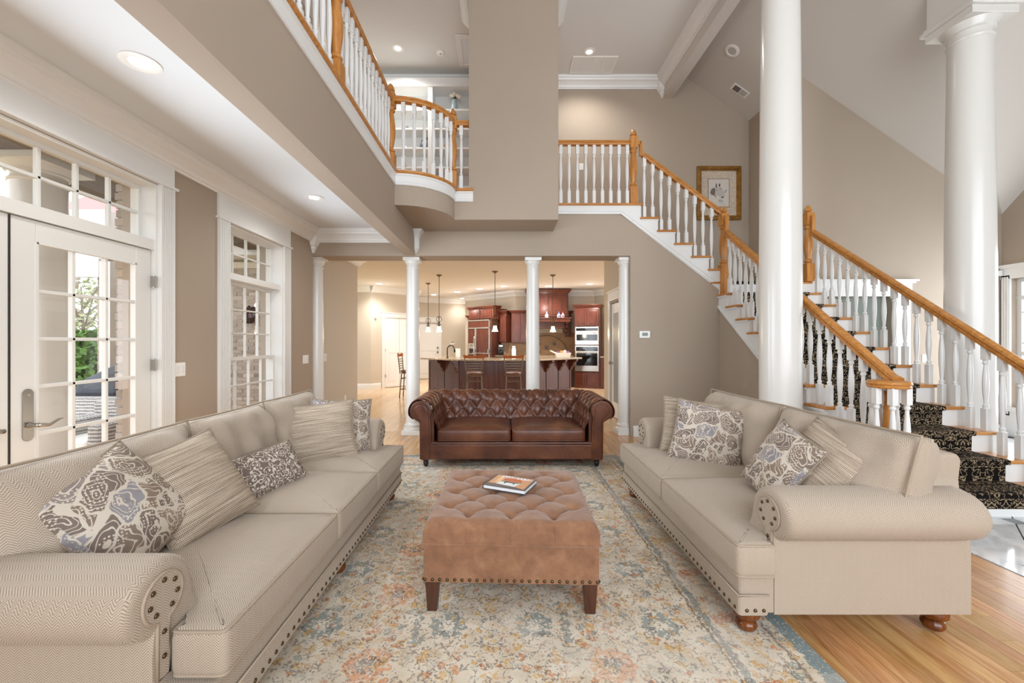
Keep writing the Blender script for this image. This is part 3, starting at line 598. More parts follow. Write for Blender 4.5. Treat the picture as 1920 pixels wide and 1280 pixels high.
# ------------------------------------------------------------------ staircase
st = thing('staircase','white and oak staircase turning down to the foyer beside the columns','staircase',(3.7,5.0,0))
run = .2415; XN = lambda k: 2.24+run*(17-k); YN = lambda k: 5.69-.25*(11-k)
def tread(x0,x1,y0,y1,z,nose):
    # rounded nosing on the named sides
    MB().box(x0,x1,y0,y1,z-.03,z).obj('tread',M['oak'],st,bev=.011)
for k in range(17,12,-1):
    z = k*R_; tread(XN(k)-run-.045,XN(k),YB-.045,7.28,z,'x')
    MB().box(XN(k)-.05,XN(k)-.03,YB,7.28,z-R_,z-.03).obj('riser',M['white'],st)
    MB().box(XN(k)-run-.02,XN(k)-.018,YB-.022,YB-.012,z-.05,z-.03).obj('tread_moulding',M['white'],st)
MB().box(1.95,1.97,YB,7.28,17*R_,ZB-.03).obj('riser',M['white'],st)
tread(.5,1.9985,YB-.045,YB+.12,ZB+.012,'x')
pts = [(.5,ZB-.018),(1.972,ZB-.018)]
for k in range(17,12,-1): pts += [(XN(k+1)-.026,k*R_-.03),(XN(k)-.026,k*R_-.03)]
pts += [(XN(13)-.026,12*R_-.03),(3.13,12*R_-.03),(3.13,2.06),(1.683,3.17),(.5,3.17)]
MB().prism(pts,'y',YB-.014,YB+.03).obj('stringer',M['white'],st)
MB().sweep([(0,0),(1,0)],[(0,0)]) if 0 else None
sl = math.atan2(3.17-2.20,3.0-1.683)
MB().prism([(.5,3.17),(1.683,3.17),(2.985,2.19),(3.0,2.212),(1.69,3.20),(.5,3.20)],'y',YB-.028,YB-.014).prism([(.5,3.21),(1.695,3.21),(3.01,2.225),(3.015,2.232),(1.70,3.222),(.5,3.222)],'y',YB-.022,YB-.014).obj('stringer_moulding',M['white'],st)
# landing and lower flight
tread(2.96,4.42,5.92,7.28,12*R_,'y')
MB().box(3.13,4.31,5.965,7.28,12*R_-.2,12*R_-.032).obj('landing_body',M['white'],st)
for k in range(11,0,-1):
    z = k*R_; y = YN(k); x0, x1 = (3.05,4.42) if k > 1 else (2.92,4.52)
    tread(x0,x1,y,y+.285,z,'y')
    MB().box(x0+.04,x1-.04,y+.03,y+.05,z-R_,z-.03).obj('riser',M['white'],st)
    if k > 1: MB().box(x0+.012,x0+.03,y+.03,y+.27,z-.05,z-.03).obj('tread_moulding',M['white'],st)
MB().box(3.09,4.38,5.94,5.96,11*R_,12*R_-.03).obj('riser',M['white'],st)
for xs in ((3.085,3.12),(4.35,4.385)):
    pts = [(5.96,12*R_-.03),(5.96,1.86)]
    pts += [(3.45,max(0,1.86-.736*2.51)),(3.45,.0),(3.226,0)]
    for k in range(1,12): pts += [(YN(k)+.036,k*R_-.03),(YN(k+1)+.036 if k < 11 else 5.955,k*R_-.03)]
    MB().prism(pts,'x',*xs).obj('stringer',M['white'],st)
    yy = lambda y: 1.86-.736*(5.96-y)
    MB().prism([(5.96,yy(5.96)-.02),(5.96,yy(5.96)+.012),(3.45,yy(3.45)+.012),(3.45,yy(3.45)-.02)],'x',xs[0]-.014,xs[0]).obj('stringer_moulding',M['white'],st)
struct(MB().prism([(5.95,0),(5.95,1.86),(3.50,.06),(3.50,0)],'x',3.095,3.2).obj('wall_under_stairs',M['wall']),'triangular taupe wall under the lower stairs','wall')
# balusters and newels
BAL = {}
def bal_mesh(h, b=.2, top=.13):
    key = (round(h,3), round(b,3), round(top,3))
    if key not in BAL:
        m = MB(); w_ = .0225; m.box(-w_,w_,-w_,w_,0,b); m.box(-w_,w_,-w_,w_,h-top,h)
        t0, t1 = b, h-top; H = t1-t0
        pr = [(.021,0),(.016,.012),(.021,.02),(.021,.028),(.013,.042)]+[(.013+.0105*math.sin(PI*u)**1.2, .05+(H-.1)*u) for u in [i/10 for i in range(1,10)]]+[(.0125,H-.045),(.021,H-.03),(.021,H-.02),(.015,H-.012),(.021,H)]
        m.lathe([(r,t0+z) for r,z in pr],(0,0,0),10); BAL[key] = m.mesh('baluster',M['white'],False)
    return BAL[key]
def newel(par, x, y, z0, h, w_=.054, base=.25, blk=.16):
    n = MB(); n.box(x-w_,x+w_,y-w_,y+w_,z0,z0+base)
    t0 = z0+base; t1 = z0+h-blk-.12; Hh = t1-t0
    n.lathe([(w_*.95,t0),(w_*.7,t0+.02),(w_*.95,t0+.03),(w_*.95,t0+.045),(w_*.62,t0+.07)]+[(w_*(.62+.42*math.sin(PI*u)**1.2),t0+.07+(Hh-.14)*u) for u in [i/10 for i in range(1,10)]]+[(w_*.62,t1-.07),(w_*.95,t1-.05),(w_*.95,t1-.035),(w_*.7,t1-.025),(w_*.95,t1)],(x,y,0),16)
    n.box(x-w_,x+w_,y-w_,y+w_,t1,t1+blk)
    z = t1+blk; n.lathe([(w_*.8,z),(w_*.9,z+.012),(w_*.55,z+.022),(w_*.9,z+.035),(w_*.8,z+.06),(w_*.5,z+.1),(w_*.15,z+.118)],(x,y,0),14)
    return n.obj('newel_post',M['oakz'],par,smooth=True,auto=35)
RAIL = [(-.028,0),(.028,0),(.03,.018),(.022,.024),(.032,.034),(.028,.05),(.012,.058),(-.012,.058),(-.028,.05),(-.032,.034),(-.022,.024),(-.03,.018)]
RAIL = [(o*1.2,u*1.25) for o,u in RAIL]
def rail3(par, pts, name='handrail'):
    P_ = [Vector(p) for p in pts]; rs = []
    for i,p in enumerate(P_):
        t = (P_[min(i+1,len(P_)-1)]-P_[max(i-1,0)]); th = Vector((t.x,t.y,0)); 
        if th.length < 1e-5: th = Vector((P_[-1].x-P_[0].x,P_[-1].y-P_[0].y,0))
        th.normalize(); s_ = Vector((th.y,-th.x,0)); t.normalize(); up = s_.cross(t)
        if up.z < 0: up = -up
        rs.append([p+s_*o+up*u for o,u in RAIL])
    return MB().rings(rs).obj(name,M['oak'],par,smooth=True,auto=40)
YR = YB+.02
newel(st,1.87,YR,ZB,1.085); newel(st,3.15,YR-.03,12*R_-.18,1.26,base=.42); newel(st,4.345,5.92,12*R_,1.085)
rail3(st,[(.72,YR,ZB+.855),(1.83,YR,ZB+.855)])
for i in range(9): put('baluster',bal_mesh(.855),st,(.83+i*.119,YR,ZB))
zr = lambda x: 4.005-.745*(x-1.99)
rail3(st,[(1.99,YR,zr(1.99)),(3.11,YR,zr(3.11))]); MB().box(1.955,2.0,YR-.022,YR+.022,zr(1.98)+.0,ZB+.915).box(1.9,1.98,YR-.022,YR+.022,ZB+.86,ZB+.915).obj('handrail',M['oakz'],st,bev=.008)
for k in range(17,12,-1):
    for j in range(2):
        x = XN(k)-run+.028+j*.119
        if x < 3.1 and zr(x)-k*R_ > .5: put('baluster',bal_mesh(zr(x)+.012-k*R_,.155),st,(x,YR,k*R_))
zl = lambda y: 2.024+(y-5.69)*.736+.715
for x,yt,ye in ((3.135,5.84,3.42),(4.345,5.84,3.0)):
    rail3(st,[(x,yt,zl(yt)),(x,ye,zl(ye))]); MB().box(x-.022,x+.022,yt-.03,yt+.015,zl(yt)-.01,12*R_+.915).box(x-.022,x+.022,yt,5.9,12*R_+.86,12*R_+.915).obj('handrail',M['oakz'],st,bev=.008)
    for k in range(11,0,-1):
        for j in range(2):
            y = YN(k)+.055+j*.125
            if k == 1 and x < 4: continue
            if y < yt-.03: put('baluster',bal_mesh(zl(y)+.012-k*R_,.2),st,(x,y,k*R_))
# volute
zv = zl(3.42)-.0; vc = (3.085,3.36)
rail3(st,[(3.135,3.42,zl(3.42)),(3.138,3.36,zl(3.36)+.0),(3.14,3.31,zl(3.36)-.02)],'handrail_easing')
MB().lathe([(.02,.0),(.13,.0),(.138,.012),(.132,.022),(.142,.034),(.135,.052),(.12,.058),(.02,.058)],(3.06,3.30,zl(3.36)-.035),28).obj('volute',M['oak'],st,smooth=True,auto=40)
MB().lathe([(.036,0),(.036,.05),(.026,.07),(.03,.2),(.042,.42),(.034,.62),(.026,.72),(.03,.78)],(3.06,3.30,R_),16).obj('newel_post',M['oakz'],st,smooth=True)
for a in (20,75,130,185,240,310):
    hh = zl(3.36)-.03-R_; put('baluster',bal_mesh(hh,.2),st,(3.06+.105*math.cos(math.radians(a)),3.30+.105*math.sin(math.radians(a)),R_))
# carpet runner
rp = []
for k in range(12,0,-1):
    z = k*R_; y = YN(k) if k < 12 else 5.92
    yb_ = (YN(k+1)+.03) if k < 11 else (5.94 if k == 11 else 7.2)
    rp += [(yb_,z+.008),(y+.01,z+.008),(y-.008,z+.002),(y-.010,z-.012),(y-.008,z-.03),(y+.004,z-.036),(y+.026,z-.037)]
rp += [(YN(1)+.026,.06)]
nr = []
rn = MB(); rn.rings([[(x,p[0],p[1]) for x in (3.28,4.19)] for p in rp],closed=False)
ru = rn.obj('stair_carpet',M['damask']); tag(ru,'black and beige damask carpet runner down the lower stairs','carpet')
sm = ru.modifiers.new('thick','SOLIDIFY'); sm.thickness = .008; sm.offset = -1
# ------------------------------------------------------------------ loft railing
lr = thing('loft_railing','oak and white spindle railing along the upper loft edge','railing',(-1.33,4.9,ZB))
RX = -1.325
rail3(lr,[(RX,0.6,ZB+.855),(RX,4.86,ZB+.855)])
newel(lr,RX,4.91,ZB,1.085); newel(lr,RX,3.30,ZB,1.085); newel(lr,-.655,5.44,ZB,1.085)
y = 4.80
while y > .8:
    if abs(y-3.30) > .06: put('baluster',bal_mesh(.86),lr,(RX,y,ZB))
    y -= .1165
cv = [(-1.30+.645*math.sin(a*PI/40), 5.44-.545*math.cos(a*PI/40)) for a in range(21)]
rail3(lr,[(p[0],p[1],ZB+.855) for p in cv])
for i in range(1,8):
    a = i/8*PI/2; put('baluster',bal_mesh(.86),lr,(-1.30+.645*math.sin(a),5.44-.545*math.cos(a),ZB))
rail3(lr,[(-.62,5.44,ZB+.855),(-.44,5.44,ZB+.855)]); MB().lathe([(.045,0),(.05,.012),(.03,.02)],(-.46,5.44,ZB+.885),16,ax='x').obj('wall_rosette',M['oak'],lr); put('baluster',bal_mesh(.86),lr,(-.545,5.44,ZB))
# ------------------------------------------------------------------ floor boards and foyer tiles
PW = .0825
pm = {}
near = []; far = MB()
ix = 0
x = -2.70
rows = []
while x < 2.99:
    y = -1.2-RND.random()*1.5; rows.append(x)
    while y < 6.3:
        L = RND.choice((.9,1.2,1.5,1.8,2.2)); y1 = min(y+L,6.3); xa, xb = x+.0008, min(x+PW-.0008,2.995)
        near.append((x,y,y1,xa,xb)); y = y1
    x += PW
def seen(p):
    x,y,y1,xa,xb = p
    ym = (max(y,1.5)+y1)/2
    if y1 < 1.55: return 9
    onrug = -1.36 < x < 1.27 and ym < 4.9 and y > 1.0 and y1 < 5.0
    under = x < -1.0 and ym < 4.2
    return (5 if onrug or under else 0) + ym*.1 - (2 if x > 1.3 and ym < 3.6 else 0)
near.sort(key=seen)
for i,(x,y,y1,xa,xb) in enumerate(near):
    if i < 298:
        key = round(y1-y,2)
        if key not in pm: pm[key] = MB().box(0,PW-.0016,0,key-.0015,-.012,0).mesh('plank',M['plank'])
        put('plank',pm[key],fl,(xa,y,0))
    else: far.box(xa,xb,y,y1-.0015,-.012,0)
o = far.obj('plank_field',M['plank'],fl); o['kind'] = 'stuff'
kf = MB(); x = -5.0
kb = NT('kitchen_oak_strip',.14,.5)
co = kb.co('Object'); cx,cy,_ = kb.sep(co); row_ = kb.mth('FLOOR', kb.mth('DIVIDE', cx, PW)); fx = kb.mth('FRACT', kb.mth('DIVIDE', cx, PW))
wn_ = kb.new('ShaderNodeTexWhiteNoise'); wn_.noise_dimensions = '2D'; seg = kb.mth('FLOOR', kb.mth('ADD', kb.mth('DIVIDE', cy, 1.4), kb.mth('MULTIPLY', row_, .37))); kb.lk(kb.comb(row_, seg), wn_.inputs['Vector'])
gr = kb.noise(kb.co('Object',(14,1.2,1)), 1.6, 3, .6, 1)
c_ = kb.mix(.5, kb.ramp(wn_.outputs['Value'], [(0,lin(206,168,122)),(1,lin(232,200,158))]), kb.ramp(gr, [(.3,lin(202,162,116)),(.7,lin(234,204,164))]))
kb.col(kb.mix(kb.mth('LESS_THAN', fx, .03), c_, lin(140,96,56)))
struct(MB().box(-7.2,4.2,6.3,18,-.011,0).obj('floor_kitchen',kb.m),'glossy honey oak floor of the kitchen','floor')
ft = bpy.data.objects['floor_foyer']
TP = .665/math.sqrt(2)
TS = MB().box(-TP/2+.004,TP/2-.004,-TP/2+.004,TP/2-.004,-.009,0).mesh('tile',M['marble'])
AC = MB().box(-.05,.05,-.05,.05,-.008,.0006).mesh('accent_tile',M['slate'])
for i in range(-2,14):
    for j in range(-8,8):
        s_ = 5.665+.665*(i+.5); d_ = .72+.665*(j+.5); X, Y = (s_+d_)/2, (s_-d_)/2
        if 3.0+TP*.72 < X < 7.2 and 1.0 < Y < 6.05-TP*.5: put('tile',TS,ft,(X,Y,0),(0,0,PI/4))
        elif 2.6 < X <= 3.0+TP*.72 and 1.0 < Y < 5.7:
            # clipped against the oak floor
            c4 = [(X+TP*.7,Y),(X,Y+TP*.7),(X-TP*.7,Y),(X,Y-TP*.7)]; pg = []
            for a,b in zip(c4,c4[1:]+c4[:1]):
                if a[0] >= 3.01: pg.append(a)
                if (a[0]-3.01)*(b[0]-3.01) < 0:
                    u = (3.01-a[0])/(b[0]-a[0]); pg.append((3.01,a[1]+u*(b[1]-a[1])))
            if len(pg) > 2: MB().prism(pg,'z',-.009,0).obj('tile',M['marble'],ft)
for i in range(0,12):
    for j in range(-6,8):
        s_ = 5.665+.665*i; d_ = .72+.665*j; X, Y = (s_+d_)/2, (s_-d_)/2
        if 3.1 < X < 7 and 1.2 < Y < 5.9 and (i+j) % 2 == 0: put('accent_tile',AC,ft,(X,Y,0))
# ------------------------------------------------------------------ rug
rg = MB().prism(rounded([(-1.41,-2.04),(1.41,-2.04),(1.41,2.04),(-1.41,2.04)],.01,2,.4),'z',0,.012).obj('area_rug',M['rug'])
rg.location = (-.055,2.88,.0005); tag(rg,'faded oriental area rug in cream, rust and blue under the seating','rug')

# ------------------------------------------------------------------ soft shapes
from mathutils import noise as mnoise
def cushion(outline, z0, z1, r, puff, nm, mat, par, welt=True, wob=.004, side=.0, notch=()):
    n = len(outline); cx = sum(p[0] for p in outline)/n; cy = sum(p[1] for p in outline)/n
    xs = [p[0] for p in outline]; ys = [p[1] for p in outline]; cx = (min(xs)+max(xs))/2; cy = (min(ys)+max(ys))/2
    def nrm(i):
        a = Vector(outline[i-1]); b = Vector(outline[(i+1)%n]); t = (b-a).normalized(); return Vector((t.y,-t.x))
    area = sum(outline[i-1][0]*outline[i][1]-outline[i][0]*outline[i-1][1] for i in range(n))
    sg = 1 if area > 0 else -1; N = [nrm(i)*sg for i in range(n)]
    def ring(ins, z): return [(outline[i][0]-N[i].x*ins, outline[i][1]-N[i].y*ins, z) for i in range(n)]
    rs = [ring(r,z0)]
    for k in range(1,5): a = k/4*PI/2; rs.append(ring(r-r*math.sin(a), z0+r-r*math.cos(a)))
    rs.append(ring(-side,(z0+z1)/2))
    for k in range(0,5): a = k/4*PI/2; rs.append(ring(r-r*math.cos(a), z1-r+r*math.sin(a)))
    last = rs[-1]
    for s_ in (.97,.92,.85,.75,.62,.48,.34,.2,.08,.02):
        q = []
        for i,p in enumerate(last):
            X = cx+(p[0]-cx)*s_; Y = cy+(p[1]-cy)*s_
            e_ = .075; g_ = lambda dd: 1-math.exp(-max(0,dd)/e_)
            hz = g_(X-min(xs)-r)*g_(max(xs)-r-X)*g_(Y-min(ys)-r)*g_(max(ys)-r-Y)
            for (nx,ny,sx) in notch: hz *= g_(math.hypot(max(0,sx*(nx-X)), max(0,ny-Y))-r*.8)
            q.append((X,Y,z1+puff*hz+wob*mnoise.noise(Vector((X*7,Y*7,z1*9)))))
        rs.append(q)
    o = MB().rings(rs).obj(nm,mat,par,smooth=True,local=True)
    if welt:
        for z,ins in ((z1-r*.35,r*.3),(z0+r*.35,r*.3)):
            MB().tube([(outline[i][0]-N[i].x*(ins-.004), outline[i][1]-N[i].y*(ins-.004), z) for i in range(n)],.0055,6,True).obj('welt',M['welt'],o,smooth=True,local=True)
    return o
def pillow_mesh(w_, h_, t_, p=2.6, ear=.07, seed=0, n=26, flat=.5, wr=.012):
    m = MB()
    def pos(u,v,s_):
        U, V = 2*u-1, 2*v-1
        X = w_/2*U*(1-ear*(1-V*V)); Z = h_/2*V*(1-ear*(1-U*U))
        th = ((1-abs(U)**p)*(1-abs(V)**p)); th = max(0,th)**flat*t_/2
        k = mnoise.noise(Vector((X*9+seed,Z*9,seed*3.7+s_)))*wr*min(1,th*30)
        return (X, -s_*(th+k), Z)
    m.grid(lambda u,v: pos(u,v,1), n, n); m.grid(lambda u,v: pos(1-u,v,-1), n, n)
    return m
def pillow_edge(w_, h_, ear=.07):
    pts = []
    for k in range(4):
        for i in range(12):
            s_ = -1+2*i/12
            U, V = ((s_,-1),(1,s_),(-s_,1),(-1,-s_))[k]
            pts.append((w_/2*U*(1-ear*(1-V*V)),0,h_/2*V*(1-ear*(1-U*U))))
    return pts
NAIL = MB().lathe([(.0085,0),(.008,.003),(.005,.0055),(.001,.0065)],(0,0,0),8).mesh('nailhead',M['brass'],True)
def nail(par, x, y, z, rot): put('nailhead',NAIL,par,(x,y,z),rot,off=False)
def bun_foot(par, x, y, h, s=1.):
    MB().lathe([(.035*s,h+.01),(.05*s,h*.97),(.058*s,h*.78),(.056*s,h*.6),(.04*s,h*.46),(.032*s,h*.40),(.044*s,h*.33),(.046*s,h*.2),(.038*s,h*.06),(.026*s,0)],(x,y,0),18).obj('bun_foot',M['bun'],par,smooth=True,local=True)

def sofa(name, label, loc, rz, L, cuts, D=1.04):
    t = thing(name,label,'sofa',loc,rz,local=True)
    y0, y1 = -D/2, D/2; ab = L/2
    rail0 = .115
    MB().prism(rounded([(-ab+.004,y0),(ab-.004,y0),(ab-.004,y1-.004),(-ab+.004,y1-.004)],.02,3,.3),'z',rail0+.002,.286).obj('seat_frame',M['fab'],t,local=True,bev=.008)
    MB().prism(rounded([(-ab-.006,y0-.008),(ab+.006,y0-.008),(ab+.006,y0+.13),(-ab-.006,y0+.13)],.02,3,.3),'z',rail0-.004,.20).obj('front_rail',M['fab'],t,local=True,bev=.006)
    MB().tube([(-ab-.006,y0+.13,.203),(-ab-.006,y0-.008,.203),(ab+.006,y0-.008,.203),(ab+.006,y0+.13,.203)],.005,6).obj('welt',M['welt'],t,smooth=True,local=True)
    ya = y0+.155
    for s_ in (-1,1):
        r = .113; cxr, cz = ab-.035, .562
        prof = [(ab-.205,rail0),(ab-.205,.40),(ab-.195,.48)]
        for k in range(15):
            a = math.radians(168-k*(168+70)/14); prof.append((cxr+r*1.22*math.cos(a), cz+r*math.sin(a)))
        prof += [(ab,.446),(ab,.40),(ab,rail0)]
        pcx = sum(p[0] for p in prof)/len(prof); pcz = sum(p[1] for p in prof)/len(prof); rs = []
        for yy,ins in ((ya,.03),(ya+.004,.014),(ya+.018,.004),(ya+.035,0),(0,0),(y1-.22,0),(y1-.08,0),(y1-.03,.0),(y1-.005,.012),(y1,.03)):
            ring = []
            for (px,pz) in prof:
                hi = pz > .42; f = 1-ins/.11 if hi else 1
                qx = cxr+(px-cxr)*f if hi else px; qz = cz+(pz-cz)*f if hi else pz
                ring.append((s_*qx,yy,qz))
            rs.append(ring)
        arm = MB().rings(rs).obj('arm',M['fab'],t,smooth=True,local=True,auto=50)
        # oval front panel with stem and nailheads
        ov = [(cxr-.0+.074*math.cos(a*PI/12), cz-.002+.072*math.sin(a*PI/12)) for a in range(-5,18)]
        pg = [(cxr-.022,rail0+.2)]+[(cxr+.022,rail0+.2)]+[(cxr+.022,cz-.09)]+ov+[(cxr-.022,cz-.09)]
        MB().prism([(s_*a,b) for a,b in pg],'y',ya-.007,ya+.012).obj('arm_panel',M['fab'],arm,local=True,bev=.004)
        MB().tube([(s_*a,ya-.004,b) for a,b in pg],.0055,6,True).obj('welt',M['welt'],arm,smooth=True,local=True)
        for a in (90,38,-10,-55,142,190,235): nail(t,s_*(cxr+.052*math.cos(math.radians(a))),ya-.007,cz+.05*math.sin(math.radians(a)),(PI/2,0,0))
        for z in (.455,.38): nail(t,s_*cxr,ya-.007,z,(PI/2,0,0))
    # back
    bk = []
    for z,yf,yb_ in ((rail0,y1-.2,y1-.006),(.4,y1-.17,y1-.006),(.7,y1-.12,y1+.03),(.79,y1-.10,y1+.04),(.82,y1-.07,y1+.02)):
        e2 = .012 if z < .5 else .07; bk.append([(-ab+e2,yf,z),(ab-e2,yf,z),(ab-e2,yb_,z),(-ab+e2,yb_,z)])
    MB().rings(bk).obj('back_frame',M['fab'],t,local=True,bev=.02)
    # seat cushions with forward wings at both ends
    yf = y0-.03; ybk = y1-.22; ins = ab-.21; wing = yf+.18
    n = len(cuts)-1
    for i in range(n):
        a, b = cuts[i], cuts[i+1]; g_ = .004
        if i == 0 and n > 1: pg = [(-ins,ybk),(-ins,wing),(a,wing),(a,yf),(b-g_,yf),(b-g_,ybk)]
        elif i == n-1: pg = [(a+g_,ybk),(a+g_,yf),(b,yf),(b,wing),(ins,wing),(ins,ybk)]
        else: pg = [(a+g_,ybk),(a+g_,yf),(b-g_,yf),(b-g_,ybk)]
        cushion(rounded(pg,.03,4,.05),.288,.448,.035,.05,'seat_cushion',M['fab'],t,notch=[(-ins,wing,-1)] if i == 0 else ([(ins,wing,1)] if i == n-1 else []))
    # loose back cushions
    for i in range(n):
        a = max(cuts[i],-ins) if i == 0 else cuts[i]; b = min(cuts[i+1],ins) if i == n-1 else cuts[i+1]
        if i == 0: a -= .19
        if i == n-1: b += .19 if n > 2 else .25
        w_ = b-a+.01
        pm_ = pillow_mesh(w_,.55,.33,4.5,.02,seed=i*5+L,n=34,flat=.46,wr=.03)
        Mx = Matrix.Translation(((a+b)/2,y1-.275,.645)) @ Matrix.Rotation(math.radians(-13),4,'X')
        pm_.xf(Mx); pm_.v = [(q[0],q[1],max(q[2],.615) if abs(q[0]) > ins+.02 else q[2]) for q in pm_.v]; bc = pm_.obj('back_cushion',M['fab'],t,smooth=True,local=True)
        ed = MB().tube(pillow_edge(w_,.55,.02),.006,6,True); ed.xf(Mx @ Matrix.Translation((0,-.055,0))); ed.v = [(q[0],q[1],max(q[2],.61) if abs(q[0]) > ins+.02 else q[2]) for q in ed.v]; ed.obj('welt',M['welt'],bc,smooth=True,local=True)
    k = 0; x = -ab+.012
    while x < ab: nail(t,x,y0-.008,rail0+.022,(PI/2,0,0)); x += .0455
    for s_ in (-1,1):
        for j in range(3): nail(t,s_*(ab+.006),y0+.028+j*.038,rail0+.022,(0,s_*PI/2,0))
    fx = [-ab+.08,ab-.08]+([0] if n > 2 else [])
    for x in fx:
        bun_foot(t,x,y0+.075,rail0); bun_foot(t,x,y1-.09,rail0)
    return t
ls = sofa('sofa','long beige herringbone three cushion sofa in front of the french doors',(-.89-.52,2.43,.0128),PI/2,2.38,[-1.14,-.245,.445,1.2])
rs_ = sofa('sofa','beige herringbone two cushion sofa in front of the staircase',(1.065+.52,2.775,.0128),-PI/2,1.81,[-.92,.035,.94])
M['piping'] = plain('taupe_piping',lin(150,134,118),.9,.1)
def pillow(label, mat, w_, h_, t_, loc, yaw, tilt, roll=0, seed=1, group=None):
    e = .075
    o = pillow_mesh(w_,h_,t_,2.4,e,seed,26,.5,.010).obj('throw_pillow',M[mat],None,smooth=True)
    MB().tube(pillow_edge(w_,h_,e),.0055,6,True).obj('piping',M['piping'],o,smooth=True)
    o.location = loc; o.rotation_mode = 'ZXY' if 0 else 'XYZ'
    o.rotation_euler = (Matrix.Rotation(math.radians(yaw),4,'Z') @ Matrix.Rotation(math.radians(tilt),4,'X') @ Matrix.Rotation(math.radians(roll),4,'Y')).to_euler()
    return tag(o,label,'pillow','throw pillows on the beige sofas')
# yaw 0 faces the camera (front -y); + turns towards +x
pillow('large paisley pillow leaning by the near arm of the long sofa','pais',.42,.44,.18,(-1.47,1.60,.70),78,-32,-24,1)
pillow('large striped knit pillow next to the paisley one on the long sofa','knit',.44,.46,.18,(-1.41,1.90,.69),72,-32,-10,2)
pillow('small grey lumbar pillow with squiggle pattern mid long sofa','verm',.46,.27,.14,(-1.38,2.44,.60),68,-34,-4,3)
pillow('striped knit pillow at the far end of the long sofa','knit',.50,.45,.15,(-1.36,3.10,.675),24,-18,-4,4)
pillow('paisley pillow tucked behind the striped one on the long sofa','pais',.46,.45,.14,(-1.28,3.30,.675),30,-16,4,5)
pillow('paisley pillow at the far end of the two cushion sofa','pais',.48,.46,.15,(1.49,3.03,.67),-24,-18,10,6)
pillow('beige knit pillow hidden behind a paisley one on the right sofa','knit',.48,.45,.14,(1.49,3.24,.68),-16,-18,6,7)
pillow('paisley pillow turned sideways at the near end of the right sofa','pais',.36,.42,.16,(1.52,2.28,.68),-84,-26,18,8)
pillow('striped knit pillow standing behind the near arm of the right sofa','knit',.40,.42,.18,(1.65,2.17,.70),-70,-30,24,9)

# ------------------------------------------------------------------ tufted ottoman
def tuft(a, b, A, pw=.55): return A*(abs(math.sin(PI*a))*abs(math.sin(PI*b)))**pw
ot = thing('ottoman','square tan suede ottoman with diamond tufted top on the rug','ottoman',(.052,2.475,.0128),math.radians(-1.8),local=True)
W = .875; hw = W/2; rr = .055; zs = .350; zt = .430
def otop(u, v):
    def ax_(p):
        q = 2*p-1; m_ = .86
        if abs(q) <= m_: return q/m_*(hw-rr), 0., 0.
        th = (abs(q)-m_)/(1-m_)*PI/2; return math.copysign(hw-rr+rr*math.sin(th),q), rr*(1-math.cos(th)), 1.
    x, dx_, _ = ax_(u); y, dy_, _ = ax_(v)
    xc = max(-.33,min(.33,x)); yc = max(-.33,min(.33,y))
    a = (xc+yc)/.22+.5; b = (xc-yc)/.22+.5
    A_ = .026; h_ = tuft(a,b,A_,.26)
    bd = 1e9
    for i in range(-3,4):
        for j in range(-3,4):
            if (i+j) % 2: bd = min(bd,(xc-i*.11)**2+(yc-j*.11)**2)
    h_ -= .016*math.exp(-bd/.0005)
    tt = min(1,max(abs(x)-.33,abs(y)-.33,0)/.075); h_ = A_-(A_-h_)*(1-tt)**1.3
    h_ += .004*math.sin(x*7)*math.sin(y*6+1)
    dd_ = min(rr,math.hypot(dx_,dy_)); fade = 1-dd_/rr*.2
    return (x,y,zt-.0-dd_+h_*fade)
top = MB().grid(otop,110,110)
bnd = [(-hw,-hw),(hw,-hw),(hw,hw),(-hw,hw)]
top.obj('tufted_top',M['suede'],ot,smooth=True,local=True)
BTN = MB().lathe([(.012,0),(.011,.004),(.006,.007),(.001,.008)],(0,0,0),10).mesh('button',M['suede'],True)
for i in range(-3,4):
    for j in range(-3,4):
        if (i+j) % 2: put('button',BTN,ot,(i*.11,j*.11,zt-.021),off=False)
MB().prism(rounded([(-hw,-hw),(hw,-hw),(hw,hw),(-hw,hw)],.012,3,.2),'z',zs-.006,zt-.028).obj('lid_side',M['suede'],ot,local=True,smooth=True,auto=40)
MB().prism(rounded([(-hw+.004,-hw+.004),(hw-.004,-hw+.004),(hw-.004,hw-.004),(-hw+.004,hw-.004)],.012,3,.2),'z',.155,zs-.008).obj('body',M['suede'],ot,local=True,smooth=True,auto=40)
MB().tube([(*p,zs-.007) for p in bnd],.006,6,True).obj('welt',M['suede'],ot,smooth=True,local=True)
for q in (-.22,0,.22):
    for (x,y) in ((q,-hw-.001),(-hw-.001,q),(hw+.001,q)): MB().tube([(x,y,zs),(x,y,zt-.03),(x*.985,y*.985,zt-.002)],.0028,5).obj('pleat',M['suede'],ot,local=True)
for i in range(24):
    q = -hw+.014+i*(W-.028)/23
    for (x,y,rt) in ((q,-hw+.004,(PI/2,0,0)),(-hw+.004,q,(0,-PI/2,0)),(hw-.004,q,(0,PI/2,0))): nail(ot,x,y,.168,rt)
for sx in (-1,1):
    for sy in (-1,1):
        x, y = sx*(hw-.045), sy*(hw-.045)
        MB().rings([[(x-a*1+ (0 if 1 else 0),y-a,z),(x+a,y-a,z),(x+a,y+a,z),(x-a,y+a,z)] for a,z in ((.024,0),(.034,.16))]).obj('leg',M['legw'],ot,local=True,bev=.003)
